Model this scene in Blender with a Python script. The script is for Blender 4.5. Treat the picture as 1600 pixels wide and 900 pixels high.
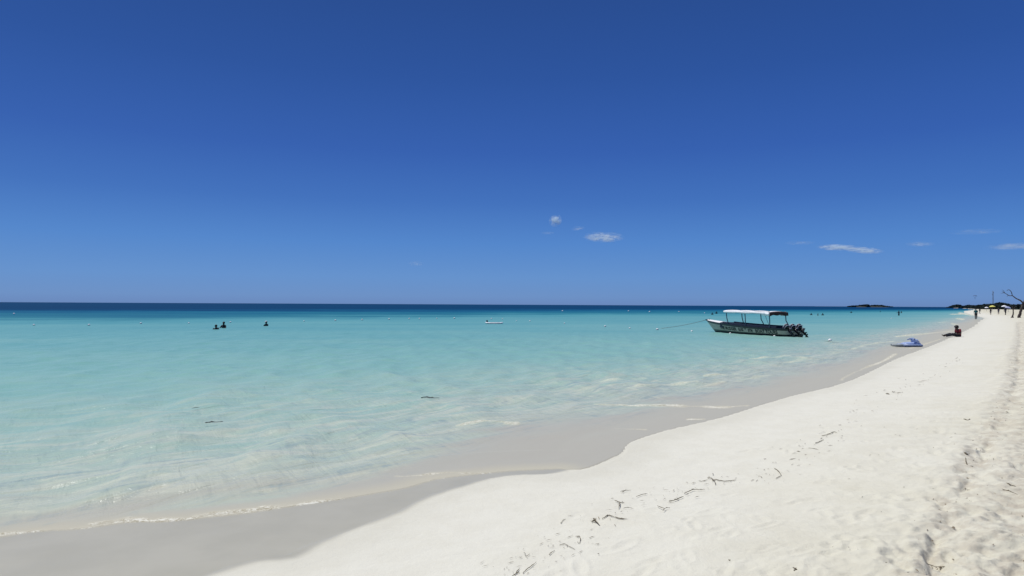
import bpy, bmesh, math, random
import numpy as np
from mathutils import Vector, Matrix, noise as mnoise
random.seed(7)
rng = np.random.default_rng(11)
R = math.radians
scene = bpy.context.scene
for o in list(bpy.data.objects):
    bpy.data.objects.remove(o)
col = scene.collection

# ------------------------------------------------------------------ camera
H = 2.1            # eye height above the sea
F = 1050.0         # focal length in photo pixels (1600 wide)
cam_d = bpy.data.cameras.new('camera')
cam = bpy.data.objects.new('camera', cam_d)
col.objects.link(cam)
cam_d.sensor_width = 36.0
cam_d.lens = F / 1600 * 36.0
cam_d.clip_start = 0.1
cam_d.clip_end = 90000
PITCH, ROLL = math.atan(26 / F), math.atan(8 / 1600)
cam_mat = Matrix.Rotation(R(90) + PITCH, 4, 'X') @ Matrix.Rotation(ROLL, 4, 'Z')
cam_mat.translation = Vector((0, 0, H))
cam.matrix_world = cam_mat
scene.camera = cam

# ------------------------------------------------------------------ sky, sun, exposure
SUN_EL, SUN_AZ = R(66), R(-52)      # azimuth from +Y towards +X
sun_dir = Vector((math.sin(SUN_AZ) * math.cos(SUN_EL), math.cos(SUN_AZ) * math.cos(SUN_EL), math.sin(SUN_EL)))
world = bpy.data.worlds.new('World')
scene.world = world
world.use_nodes = True
wn, wl = world.node_tree.nodes, world.node_tree.links
wn.clear()
w_out = wn.new('ShaderNodeOutputWorld')
w_bg = wn.new('ShaderNodeBackground')
w_sky = wn.new('ShaderNodeTexSky')
w_sky.sky_type = 'NISHITA'
w_sky.sun_disc = False
w_sky.sun_elevation = SUN_EL
w_sky.sun_rotation = SUN_AZ
w_sky.altitude = 0
w_sky.air_density = 1.0
w_sky.dust_density = 0.0
w_sky.ozone_density = 3.0
def s2l(c):
    c /= 255.0
    return c / 12.92 if c <= 0.04045 else ((c + 0.055) / 1.055) ** 2.4
# the camera sees a deep polarised-looking blue: grade the sky by height above the horizon
w_tc = wn.new('ShaderNodeTexCoord'); w_sep = wn.new('ShaderNodeSeparateXYZ')
w_nrm = wn.new('ShaderNodeVectorMath'); w_nrm.operation = 'NORMALIZE'
wl.new(w_tc.outputs['Generated'], w_nrm.inputs[0]); wl.new(w_nrm.outputs[0], w_sep.inputs[0])
w_cr = wn.new('ShaderNodeValToRGB')
SKY = [(0.0, (92, 130, 188)), (0.012, (97, 139, 197)), (0.04, (92, 141, 204)), (0.09, (76, 130, 202)), (0.15, (59, 109, 187)),
       (0.22, (47, 92, 174)), (0.32, (38, 80, 156)), (0.42, (34, 72, 142)), (1.0, (26, 58, 120))]
es = w_cr.color_ramp.elements
es[0].position = 0; es[1].position = 1
es[0].color = tuple(s2l(v) for v in SKY[0][1]) + (1,); es[1].color = tuple(s2l(v) for v in SKY[-1][1]) + (1,)
for p, c in SKY[1:-1]:
    x = es.new(p); x.color = tuple(s2l(v) for v in c) + (1,)
wl.new(w_sep.outputs['Z'], w_cr.inputs[0])
w_bg.inputs['Strength'].default_value = 0.10
w_sc = wn.new('ShaderNodeMix'); w_sc.data_type = 'RGBA'; w_sc.blend_type = 'MULTIPLY'; w_sc.inputs['Factor'].default_value = 1.0
w_sc.inputs[7].default_value = (10, 10, 10, 1)
w_mul = wn.new('ShaderNodeMix'); w_mul.data_type = 'RGBA'; w_mul.inputs['Factor'].default_value = 0.95
wl.new(w_cr.outputs[0], w_sc.inputs[6])
wl.new(w_sky.outputs[0], w_mul.inputs[6]); wl.new(w_sc.outputs[2], w_mul.inputs[7])
wl.new(w_mul.outputs[2], w_bg.inputs[0])
wl.new(w_bg.outputs[0], w_out.inputs[0])

sun_d = bpy.data.lights.new('sun', 'SUN')
sun_d.energy = 4.3
sun_d.angle = R(0.5)
sun_d.color = (1.0, 0.965, 0.91)
sun = bpy.data.objects.new('sun', sun_d)
col.objects.link(sun)
sun.rotation_euler = (-sun_dir).to_track_quat('-Z', 'Y').to_euler()
sun.location = (-30, 0, 60)

scene.view_settings.view_transform = 'Standard'
scene.view_settings.look = 'None'
scene.view_settings.exposure = 0.0
scene.view_settings.gamma = 1.0
scene.render.engine = 'CYCLES'
scene.render.resolution_x = 1024
scene.render.resolution_y = 576
scene.cycles.transparent_max_bounces = 16
scene.cycles.volume_bounces = 6

# ------------------------------------------------------------------ helpers
def lin(r, g, b, k=1.0):
    def f(c):
        c /= 255.0
        return (c / 12.92 if c <= 0.04045 else ((c + 0.055) / 1.055) ** 2.4) * k
    return (f(r), f(g), f(b), 1.0)

def yh(px):                    # row of the horizon in the photo
    return 472 + 8 * px / 1600.0

def ray(px, py):
    d = cam_mat.to_3x3() @ Vector(((px - 800) / F, -(py - 450) / F, -1.0))
    return d

def at(px, py, z=0.0):         # surveyed pixel to a point at height z
    d = ray(px, py)
    t = (z - H) / d.z
    return Vector((d.x * t, d.y * t, z))

def at_d(px, py, D):           # point at forward distance D
    d = ray(px, py)
    t = D / d.y
    return Vector((d.x * t, D, H + d.z * t))

def tag(o, label=None, cat=None, group=None, kind=None):
    if label: o['label'] = label
    if cat: o['category'] = cat
    if group: o['group'] = group
    if kind: o['kind'] = kind
    return o

def empty(name, loc=(0, 0, 0), rz=0.0):
    o = bpy.data.objects.new(name, None)
    o.empty_display_size = 0.2
    col.objects.link(o)
    o.location = loc
    o.rotation_euler = (0, 0, rz)
    return o

def link(name, me, mat, parent=None):
    o = bpy.data.objects.new(name, me)
    col.objects.link(o)
    if mat is not None and len(me.materials) == 0:
        me.materials.append(mat)
    if parent: o.parent = parent
    return o

def finish(name, bm, mat, parent=None, smooth=True):
    bmesh.ops.recalc_face_normals(bm, faces=bm.faces)
    me = bpy.data.meshes.new(name)
    bm.to_mesh(me)
    bm.free()
    if smooth:
        me.shade_smooth()
    return link(name, me, mat, parent)

def add_box(bm, c, s, rot=None, bevel=0.0):
    r = bmesh.ops.create_cube(bm, size=1.0)
    m = Matrix.Translation(c) @ (rot.to_4x4() if rot else Matrix.Identity(4)) @ Matrix.Diagonal((s[0], s[1], s[2], 1))
    bmesh.ops.transform(bm, matrix=m, verts=r['verts'])
    if bevel:
        es = list({e for v in r['verts'] for e in v.link_edges})
        bmesh.ops.bevel(bm, geom=es, offset=bevel, segments=2, affect='EDGES', profile=0.6)

def add_tube(bm, pts, radii, n=8, cap=True):
    pts = [Vector(p) for p in pts]
    if not hasattr(radii, '__len__'): radii = [radii] * len(pts)
    rings = []
    up = Vector((0, 0, 1))
    prev = None
    for i, p in enumerate(pts):
        a = pts[max(i - 1, 0)]; b = pts[min(i + 1, len(pts) - 1)]
        t = (b - a).normalized()
        if prev is None:
            s = t.cross(up)
            if s.length < 1e-3: s = t.cross(Vector((1, 0, 0)))
            s.normalize()
        else:
            s = (prev - t * prev.dot(t)).normalized()
        prev = s
        u = s.cross(t).normalized()
        rings.append([bm.verts.new(p + (s * math.cos(k * 2 * math.pi / n) + u * math.sin(k * 2 * math.pi / n)) * radii[i]) for k in range(n)])
    for a, b in zip(rings, rings[1:]):
        for k in range(n):
            bm.faces.new((a[k], a[(k + 1) % n], b[(k + 1) % n], b[k]))
    if cap:
        bm.faces.new(list(reversed(rings[0])))
        bm.faces.new(rings[-1])

def add_ell(bm, c, r, seg=14, rings=9, rot=None):
    q = bmesh.ops.create_uvsphere(bm, u_segments=seg, v_segments=rings, radius=1.0)
    m = Matrix.Translation(c) @ (rot.to_4x4() if rot else Matrix.Identity(4)) @ Matrix.Diagonal((r[0], r[1], r[2], 1))
    bmesh.ops.transform(bm, matrix=m, verts=q['verts'])

def add_loft(bm, secs, close=False, cap=False):
    rs = [[bm.verts.new(p) for p in s] for s in secs]
    n = len(rs[0])
    for a, b in zip(rs, rs[1:]):
        for k in range(n if close else n - 1):
            bm.faces.new((a[k], a[(k + 1) % n], b[(k + 1) % n], b[k]))
    if cap:
        bm.faces.new(rs[0]); bm.faces.new(list(reversed(rs[-1])))
    return rs

def mat_new(name):
    m = bpy.data.materials.new(name)
    m.use_nodes = True
    m.node_tree.nodes.clear()
    return m, m.node_tree.nodes, m.node_tree.links

def simple(name, c, rough=0.6, var=0.12, scale=8.0, metal=0.0, bump=0.0, spec=0.4):
    m, n, l = mat_new(name)
    out = n.new('ShaderNodeOutputMaterial'); b = n.new('ShaderNodeBsdfPrincipled')
    tc = n.new('ShaderNodeTexCoord'); no = n.new('ShaderNodeTexNoise')
    no.inputs['Scale'].default_value = scale; no.inputs['Detail'].default_value = 5
    l.new(tc.outputs['Object'], no.inputs['Vector'])
    cr = n.new('ShaderNodeValToRGB')
    cr.color_ramp.elements[0].position = 0.3; cr.color_ramp.elements[1].position = 0.7
    cr.color_ramp.elements[0].color = tuple(max(0, x * (1 - var)) for x in c[:3]) + (1,)
    cr.color_ramp.elements[1].color = tuple(min(1, x * (1 + var)) for x in c[:3]) + (1,)
    l.new(no.outputs['Fac'], cr.inputs[0]); l.new(cr.outputs[0], b.inputs['Base Color'])
    b.inputs['Roughness'].default_value = rough
    b.inputs['Metallic'].default_value = metal
    b.inputs['Specular IOR Level'].default_value = spec
    if bump:
        bp = n.new('ShaderNodeBump'); bp.inputs['Strength'].default_value = bump; bp.inputs['Distance'].default_value = 0.02
        l.new(no.outputs['Fac'], bp.inputs['Height']); l.new(bp.outputs[0], b.inputs['Normal'])
    l.new(b.outputs[0], out.inputs[0])
    return m

# ------------------------------------------------------------------ vectorised noise and geometry
def hash2(ix, iy, seed):
    h = (ix * 374761393 + iy * 668265263 + seed * 1274126177) & 0xffffffff
    h = ((h ^ (h >> 13)) * 1274126177) & 0xffffffff
    h = h ^ (h >> 16)
    return (h & 0xffff) / 65535.0

def vnoise(x, y, seed=0):
    ix = np.floor(x).astype(np.int64); iy = np.floor(y).astype(np.int64)
    fx = x - ix; fy = y - iy
    fx = fx * fx * fx * (fx * (fx * 6 - 15) + 10); fy = fy * fy * fy * (fy * (fy * 6 - 15) + 10)
    a = hash2(ix, iy, seed); b = hash2(ix + 1, iy, seed); c = hash2(ix, iy + 1, seed); d = hash2(ix + 1, iy + 1, seed)
    return (a * (1 - fx) + b * fx) * (1 - fy) + (c * (1 - fx) + d * fx) * fy * 1.0

def fbm(x, y, oct=4, seed=0, gain=0.5):
    s = np.zeros_like(x); a = 1.0; t = 0.0
    for i in range(oct):
        s += a * (vnoise(x * 2 ** i + 17.3 * i, y * 2 ** i - 9.1 * i, seed + i) * 2 - 1); t += a; a *= gain
    return s / t

def sstep(x, a, b):
    t = np.clip((x - a) / (b - a), 0, 1)
    return t * t * (3 - 2 * t)

def dist_poly(x, y, pts):
    best = np.full(x.shape, 1e18)
    for (ax, ay), (bx, by) in zip(pts, pts[1:]):
        dx, dy = bx - ax, by - ay
        L = dx * dx + dy * dy + 1e-12
        t = np.clip(((x - ax) * dx + (y - ay) * dy) / L, 0, 1)
        d = (x - ax - t * dx) ** 2 + (y - ay - t * dy) ** 2
        best = np.minimum(best, d)
    return np.sqrt(best)

def inside(x, y, poly):
    r = np.zeros(x.shape, bool)
    n = len(poly)
    for i in range(n):
        (x1, y1), (x2, y2) = poly[i], poly[(i + 1) % n]
        c = ((y1 > y) != (y2 > y)) & (x < (x2 - x1) * (y - y1) / ((y2 - y1) if y2 != y1 else 1e-9) + x1)
        r ^= c
    return r

def resample(pts, n_sub=6):    # Catmull-Rom through the surveyed points
    P = [Vector(p) for p in pts]
    out = []
    for i in range(len(P) - 1):
        p0 = P[max(i - 1, 0)]; p1 = P[i]; p2 = P[i + 1]; p3 = P[min(i + 2, len(P) - 1)]
        for k in range(n_sub):
            t = k / n_sub
            out.append(tuple(0.5 * ((2 * p1) + (p2 - p0) * t + (2 * p0 - 5 * p1 + 4 * p2 - p3) * t * t + (3 * p1 - p0 - 3 * p2 + p3) * t ** 3)))
    out.append(tuple(P[-1]))
    return out

# upper edge of the wet sand (photo survey), from near to far
dry_px = [(250, 915), (310, 900), (400, 874), (455, 866), (500, 845), (560, 822), (620, 798), (660, 776), (720, 757), (790, 741), (872, 737),
          (922, 729), (958, 714), (974, 706), (988, 690), (1020, 678), (1060, 667), (1100, 659), (1150, 645), (1200, 629),
          (1255, 614), (1320, 598), (1366, 578), (1400, 561), (1440, 546), (1478, 531), (1500, 521), (1522, 510),
          (1530, 503)]
dry = [(-55.0, -60.0), (-24, -22.0), (-9.5, -5.0), (-4.6, 1.6)]
dry += [tuple(at(px, py, 0.05)[:2]) for px, py in resample(dry_px, 3)]
dry += [(88, 125), (118, 172), (168, 250), (222, 330), (380, 552), (590, 880), (845, 1290), (905, 1330), (1500, 1500), (9000, 1700)]
land_poly = dry + [(9000, -4000), (-55, -4000)]

def pix_of(x, y):              # back to survey coordinates: column and rows below the horizon
    az = np.arctan2(x, y)
    r = np.hypot(x, y)
    azc = np.clip(az, R(-40), R(40))
    fy = np.maximum(r * np.cos(azc), 0.05)
    px = 800 + F * np.tan(azc)
    return px, F * H / fy

# water tone contours, rows measured on the photo at several columns
LV = np.array([1.0, 0.86, 0.75, 0.62, 0.52, 0.44, 0.33, 0.18, 0.08, 0.0])
colsT = {
    -80: [482.8, 484.8, 494, 506, 552, 610, 680, 770, 828, 846],
    0:   [482.8, 486.5, 497, 509, 552, 610, 675, 766, 820, 836],
    200: [482.6, 487.0, 496.5, 507, 545, 598, 650, 746, 800, 814],
    400: [482.2, 487.5, 495, 505, 535, 585, 632, 722, 783, 799],
    600: [481.8, 487.2, 493, 501, 528, 572, 615, 690, 742, 774],
    800: [481.6, 485.8, 490.5, 497, 522, 556, 592, 634, 664, 735],
    1000: [482.2, 485.0, 489.0, 495, 516, 545, 576, 610, 634, 680],
    1200: [482.6, 484.6, 487.5, 493, 509, 530, 551, 572, 592, 628],
    1330: [482.8, 484.4, 486.5, 491, 502, 516, 529, 544, 558, 590],
    1450: [483.0, 484.2, 485.5, 488, 493, 499, 505, 513, 521, 540],
    1520: [482.8, 483.8, 484.8, 486, 488, 490, 492, 494, 498, 512],
    1640: [482.0, 482.6, 483.0, 483.5, 484, 485, 486, 488, 490, 495]}
ck = np.array(sorted(colsT))
ct = np.array([[v - yh(k) for v in colsT[k]] for k in ck])     # rows below the horizon
def water_tone(x, y):
    px, dy = pix_of(x, y)
    dyn = dy * np.exp(0.10 * fbm(x * 0.09 + 3, y * 0.045, 4, 5) + 0.05 * fbm(x * 0.5, y * 0.3, 3, 8))
    lv = [np.interp(px, ck, ct[:, i]) for i in range(len(LV))]
    out = np.ones_like(x) * 1.0
    for i in range(len(LV) - 1):
        a, b = lv[i], lv[i + 1]
        t = np.clip((np.log(dyn) - np.log(a)) / (np.log(b) - np.log(a)), 0, 1)
        out = np.where(dyn >= a, LV[i] + (LV[i + 1] - LV[i]) * t, out)
    return out

def s_dry(x, y):               # metres inland of the wet line (negative: seaward)
    d = dist_poly(x, y, dry)
    ins = inside(x, y, land_poly)
    return np.where(ins, d, -d)

# waterfront: leading edge of the water over the wet sand
front_px = [(-120, 850), (0, 832), (60, 824), (130, 821), (200, 812), (262, 812), (330, 806), (400, 799), (450, 792), (520, 783), (600, 771),
            (640, 764), (680, 752), (740, 745), (800, 739), (872, 736)]

def profile(s):
    z = np.where(s > 0, 0.03 + 0.52 * sstep(s, -0.5, 7.5) + 0.014 * np.clip(s - 6, 0, 60), 0.03 + 0.03 * s)
    return np.maximum(z, -3.0)

rut_a = [tuple(at(px, py, 0.55)[:2]) for px, py in [(1395, 960), (1440, 880), (1448, 850), (1462, 800), (1490, 752), (1510, 716), (1532, 680), (1552, 645), (1574, 610), (1584, 580), (1590, 545), (1593, 520), (1590, 500)]]
rut_b = [tuple(at(px, py, 0.6)[:2]) for px, py in [(1560, 940), (1592, 840), (1592, 800), (1606, 740), (1620, 690), (1622, 640), (1612, 580), (1604, 545), (1600, 515), (1597, 500)]]

def ground_z(x, y, detail=True):
    s = s_dry(x, y)
    sw = s + 0.10 * fbm(x * 1.4, y * 1.4, 3, 31)
    z = profile(sw)
    k = sstep(s, 0.5, 6)
    z = z + k * 0.03 * fbm(x * 0.35, y * 0.35, 3, 3)
    px, dy = pix_of(x, y)
    if detail:
        near = 1.0
        up = 0.15 * sstep(s, 0.6, 1.6) + 0.85 * sstep(s, 1.8, 7.0)
        z = z + 0.008 * sstep(s, 0.1, 1.6) * fbm(x * 2.5, y * 4.0, 4, 12) * near
        z = z + up * (0.011 * fbm(x * 1.7, y * 3.4, 5, 14) - 0.009 * np.abs(fbm(x * 2.9, y * 4.6, 3, 19)))
        xr = np.interp(y, [p[1] for p in rut_a], [p[0] for p in rut_a])
        side = (x - xr) * 0.75 + 0.10 * fbm(x * 2.6, y * 2.6, 4, 61)
        step = 0.07 * np.clip(0.55 + 1.1 * fbm(x * 0.9, y * 0.9, 3, 63), 0.12, 1.2) * np.exp(-np.clip(side, 0, 9) / 0.45) * ((y > 1) & (y < 75))
        z = z - step * sstep(side, -0.035, 0.035)
        for rut, w, dep in ((rut_a, 0.15, 0.030), (rut_b, 0.30, 0.030)):
            d = dist_poly(x, y, rut) + 0.12 * fbm(x * 2.1, y * 2.1, 3, 41)
            amp = 0.55 + 0.9 * fbm(x * 1.1, y * 1.1, 3, 43)
            z = z - dep * np.exp(-(d / w) ** 2) * np.clip(amp, 0.1, 1.4)
            z = z + dep * 0.5 * np.exp(-((d - 1.9 * w) / (0.8 * w)) ** 2) * np.clip(amp, 0, 1.3)
            z = z + np.exp(-(d / (2.6 * w)) ** 2) * 0.026 * fbm(x * 4.5, y * 4.5, 4, 45)
    return z, s

# ------------------------------------------------------------------ ground sheet
def ring_mesh(name, azs, rs, zfun, keep=None):
    A, Rr = np.meshgrid(azs, rs)
    x = (Rr * np.sin(A)).ravel(); y = (Rr * np.cos(A)).ravel()
    z, attrs = zfun(x, y)
    nc, nr = len(azs), len(rs)
    i = np.arange(nr - 1)[:, None] * nc + np.arange(nc)[None, :]
    j = np.arange(nr - 1)[:, None] * nc + ((np.arange(nc) + 1) % nc)[None, :]
    F4 = np.stack([i, i + nc, j + nc, j], -1).reshape(-1, 4)
    if keep is not None:
        kf = keep(x, y, attrs)
        F4 = F4[kf[F4].any(axis=1)]
    used = np.unique(F4)
    remap = np.full(len(x), -1, np.int64); remap[used] = np.arange(len(used))
    F4 = remap[F4]
    co = np.stack([x[used], y[used], z[used]], -1)
    attrs = {k: v[used] for k, v in attrs.items()}
    me = bpy.data.meshes.new(name)
    me.vertices.add(len(co)); me.vertices.foreach_set('co', co.ravel().astype(np.float32))
    me.loops.add(F4.size); me.loops.foreach_set('vertex_index', F4.ravel().astype(np.int32))
    me.polygons.add(len(F4))
    me.polygons.foreach_set('loop_start', (np.arange(len(F4)) * 4).astype(np.int32))
    me.update(calc_edges=True)
    for k, v in attrs.items():
        a = me.attributes.new(k, 'FLOAT', 'POINT')
        a.data.foreach_set('value', v.astype(np.float32))
    me.shade_smooth()
    me.flip_normals() if me.polygons[0].normal.z < 0 else None
    return me

def az_list(parts):
    out = []
    for a, b, st in parts:
        out += list(np.arange(a, b, st))
    return np.radians(np.array(out))

az_g = az_list([(-180, -60, 6), (-60, -42, 1.5), (-42, -14, 0.28), (-14, 42, 0.10), (42, 60, 1.0), (60, 180, 6)])
rs_g = [0.02, 0.6, 1.4, 2.2, 2.9]
dys = np.concatenate([np.arange(640, 420, -2.2), np.arange(420, 120, -0.85), np.arange(120, 20, -0.45), np.arange(20, 3, -0.3), [2.5, 2, 1.5, 1.0, 0.7, 0.4, 0.2, 0.06]])
rs_g += list(F * H / dys)

foot = []
def zg(x, y):
    z, s = ground_z(x, y)
    # footprints and scuffs: dimples with a small pushed-up rim
    front = (y > 2.5) & (y < 70) & (s > 0.7)
    idx = np.nonzero(front)[0]
    fx, fy, fz = x[idx], y[idx], np.zeros(len(idx))
    order = np.argsort(fy); fx = fx[order]; fy = fy[order]; idx = idx[order]
    for cx, cy, th, L, W, D in foot:
        a = np.searchsorted(fy, cy - 0.5); b = np.searchsorted(fy, cy + 0.5)
        dx = fx[a:b] - cx; dy = fy[a:b] - cy
        u = (dx * math.cos(th) + dy * math.sin(th)) / L; v = (-dx * math.sin(th) + dy * math.cos(th)) / W
        q = u * u + v * v
        fz[a:b] += -D * np.exp(-q * 1.6) + 0.45 * D * np.exp(-((np.sqrt(q) - 1.5) / 0.4) ** 2)
    z[idx] += fz
    pxx, _ = pix_of(x, y)
    sh = 0.22 * np.clip((pxx - 850) / 60, 0, 1)
    wet = sstep(-(s + sh + 0.10 * (1 - np.clip((pxx - 850) / 60, 0, 1)) * fbm(x * 1.3, y * 1.3, 4, 21) * 0.6), -0.15, 0.05)
    wet = np.maximum(wet, 0.22 * sstep(-(s + 0.3 * fbm(x * 1.1, y * 1.1, 4, 27)), -0.75, -0.05) * (s > -0.5))
    rutm = np.maximum(np.exp(-((dist_poly(x, y, rut_a) + 0.10 * fbm(x * 2.6, y * 2.6, 4, 61)) / 0.20) ** 2), np.exp(-(dist_poly(x, y, rut_b) / 0.5) ** 2))
    return z, {'wet': wet, 'inland': s, 'rut': rutm}
for i in range(5200):
    D = 3.4 + 34 * rng.random() ** 1.8
    px = 820 + 850 * rng.random()
    p = at_d(px, 600, D)
    foot.append((p.x, D, rng.uniform(0.2, 1.6), rng.uniform(0.07, 0.14), rng.uniform(0.035, 0.06), rng.uniform(0.003, 0.011)))
# a walked line of prints beside the ruts
for k in range(60):
    D = 3.6 + k * 0.62
    foot.append((0.62 * D + 0.25 + (0.12 if k % 2 else -0.12), D, 1.0, 0.13, 0.055, 0.016))
for rut, wd, cnt in ((rut_a, 0.12, 260), (rut_b, 0.28, 200)):
    for k in range(cnt):
        j = rng.integers(0, len(rut) - 1); t_ = rng.random()
        x_ = rut[j][0] * (1 - t_) + rut[j + 1][0] * t_ + rng.normal() * wd; y_ = rut[j][1] * (1 - t_) + rut[j + 1][1] * t_ + rng.normal() * wd * 1.6
        if y_ > 3: foot.append((x_, y_, rng.uniform(-0.4, 1.9), rng.uniform(0.08, 0.2), rng.uniform(0.04, 0.09), rng.uniform(0.008, 0.020)))
fa = np.array([[f[0], f[1]] for f in foot])
sa = s_dry(fa[:, 0], fa[:, 1])
foot = [f for f, s in zip(foot, sa) if s > 1.0 + rng.random() ** 0.5 * 4.2]

def sand_material():
    m, n, l = mat_new('sand')
    out = n.new('ShaderNodeOutputMaterial'); b = n.new('ShaderNodeBsdfPrincipled')
    def attr(nm):
        a = n.new('ShaderNodeAttribute'); a.attribute_name = nm; return a.outputs['Fac']
    tc = n.new('ShaderNodeTexCoord')
    def noise(sc, det=6, rough=0.55, vec=None):
        q = n.new('ShaderNodeTexNoise'); q.inputs['Scale'].default_value = sc; q.inputs['Detail'].default_value = det; q.inputs['Roughness'].default_value = rough
        l.new(vec if vec else tc.outputs['Object'], q.inputs['Vector']); return q.outputs['Fac']
    def mrange(v, a, b_, c=0.0, d=1.0, smooth=True):
        q = n.new('ShaderNodeMapRange'); q.interpolation_type = 'SMOOTHSTEP' if smooth else 'LINEAR'
        for i, x in zip((1, 2, 3, 4), (a, b_, c, d)): q.inputs[i].default_value = x
        l.new(v, q.inputs[0]); return q.outputs[0]
    def mix(f, a, b_):
        q = n.new('ShaderNodeMix'); q.data_type = 'RGBA'
        l.new(f, q.inputs[0])
        for s, i in ((a, 6), (b_, 7)):
            if isinstance(s, tuple): q.inputs[i].default_value = s
            else: l.new(s, q.inputs[i])
        return q.outputs[2]
    def math_(op, a, b_):
        q = n.new('ShaderNodeMath'); q.operation = op
        for s, i in ((a, 0), (b_, 1)):
            if isinstance(s, (int, float)): q.inputs[i].default_value = s
            else: l.new(s, q.inputs[i])
        return q.outputs[0]
    inl = attr('inland'); wet = attr('wet'); rut = attr('rut')
    big = noise(0.45, 5)
    up = mrange(math_('ADD', inl, math_('MULTIPLY', big, 5.0)), 3.5, 9.5)
    c_low = (0.645, 0.638, 0.545, 1)
    c_up = (0.572, 0.55, 0.42, 1)
    c = mix(up, c_low, c_up)
    mott = mrange(noise(3.0, 7, 0.62), 0.36, 0.66)
    c = mix(math_('MULTIPLY', mott, math_('ADD', math_('MULTIPLY', up, 0.38), 0.16)), c, (0.50, 0.475, 0.365, 1))
    grain = mrange(noise(220, 3, 0.7), 0.35, 0.72)
    c = mix(math_('MULTIPLY', grain, 0.28), c, (0.47, 0.45, 0.40, 1))
    # fine plant crumbs left on the upper beach
    crumb = math_('MULTIPLY', mrange(noise(38, 4, 0.7), 0.70, 0.76), mrange(noise(2.2, 3), 0.48, 0.66))
    c = mix(math_('MULTIPLY', crumb, math_('MULTIPLY', mrange(inl, 2.5, 6), 0.65)), c, (0.17, 0.14, 0.11, 1))
    rs = math_('MULTIPLY', rut, mrange(noise(5.0, 6, 0.7), 0.40, 0.62))
    c = mix(math_('MULTIPLY', rs, 0.55), c, (0.36, 0.31, 0.24, 1))  # darker rut soil, with the shade of the ruts painted in too
    cw = mix(mrange(noise(1.5, 4), 0.3, 0.7), (0.385, 0.372, 0.290, 1), (0.42, 0.405, 0.318, 1))
    # pale damp fringe just above the waterline
    c = mix(wet, c, cw)
    l.new(c, b.inputs['Base Color'])
    rr = mrange(wet, 0.2, 0.9, 0.9, 0.34)
    l.new(rr, b.inputs['Roughness'])
    b.inputs['Specular IOR Level'].default_value = 0.32
    h1 = noise(9.0, 8, 0.62); h2 = noise(70.0, 4, 0.6)
    hh = math_('ADD', math_('MULTIPLY', h1, mrange(inl, 0.5, 6.0, 0.4, 1.0)), math_('MULTIPLY', h2, 0.12))
    bp = n.new('ShaderNodeBump'); bp.inputs['Distance'].default_value = 0.035
    l.new(mrange(wet, 0.2, 0.9, 0.8, 0.05), bp.inputs['Strength'])
    l.new(hh, bp.inputs['Height']); l.new(bp.outputs[0], b.inputs['Normal'])
    l.new(b.outputs[0], out.inputs[0])
    return m
M = {}
M['sand'] = sand_material()
me = ring_mesh('sand_beach', az_g, np.array(rs_g), zg)
beach = link('sand_beach', me, M['sand'])
tag(beach, 'pale coral sand beach sloping to the sea, wet grey along the waterline', None, None, 'structure')

def gz(x, y):
    z, s = ground_z(np.array([x], float), np.array([y], float))
    return float(z[0])

def on_sand(px, py):
    z = 0.4
    for _ in range(3):
        p = at(px, py, z)
        z = 0.25 * z + 0.75 * gz(p.x, p.y)
    p = at(px, py, z)
    p.z = z
    return p

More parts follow.
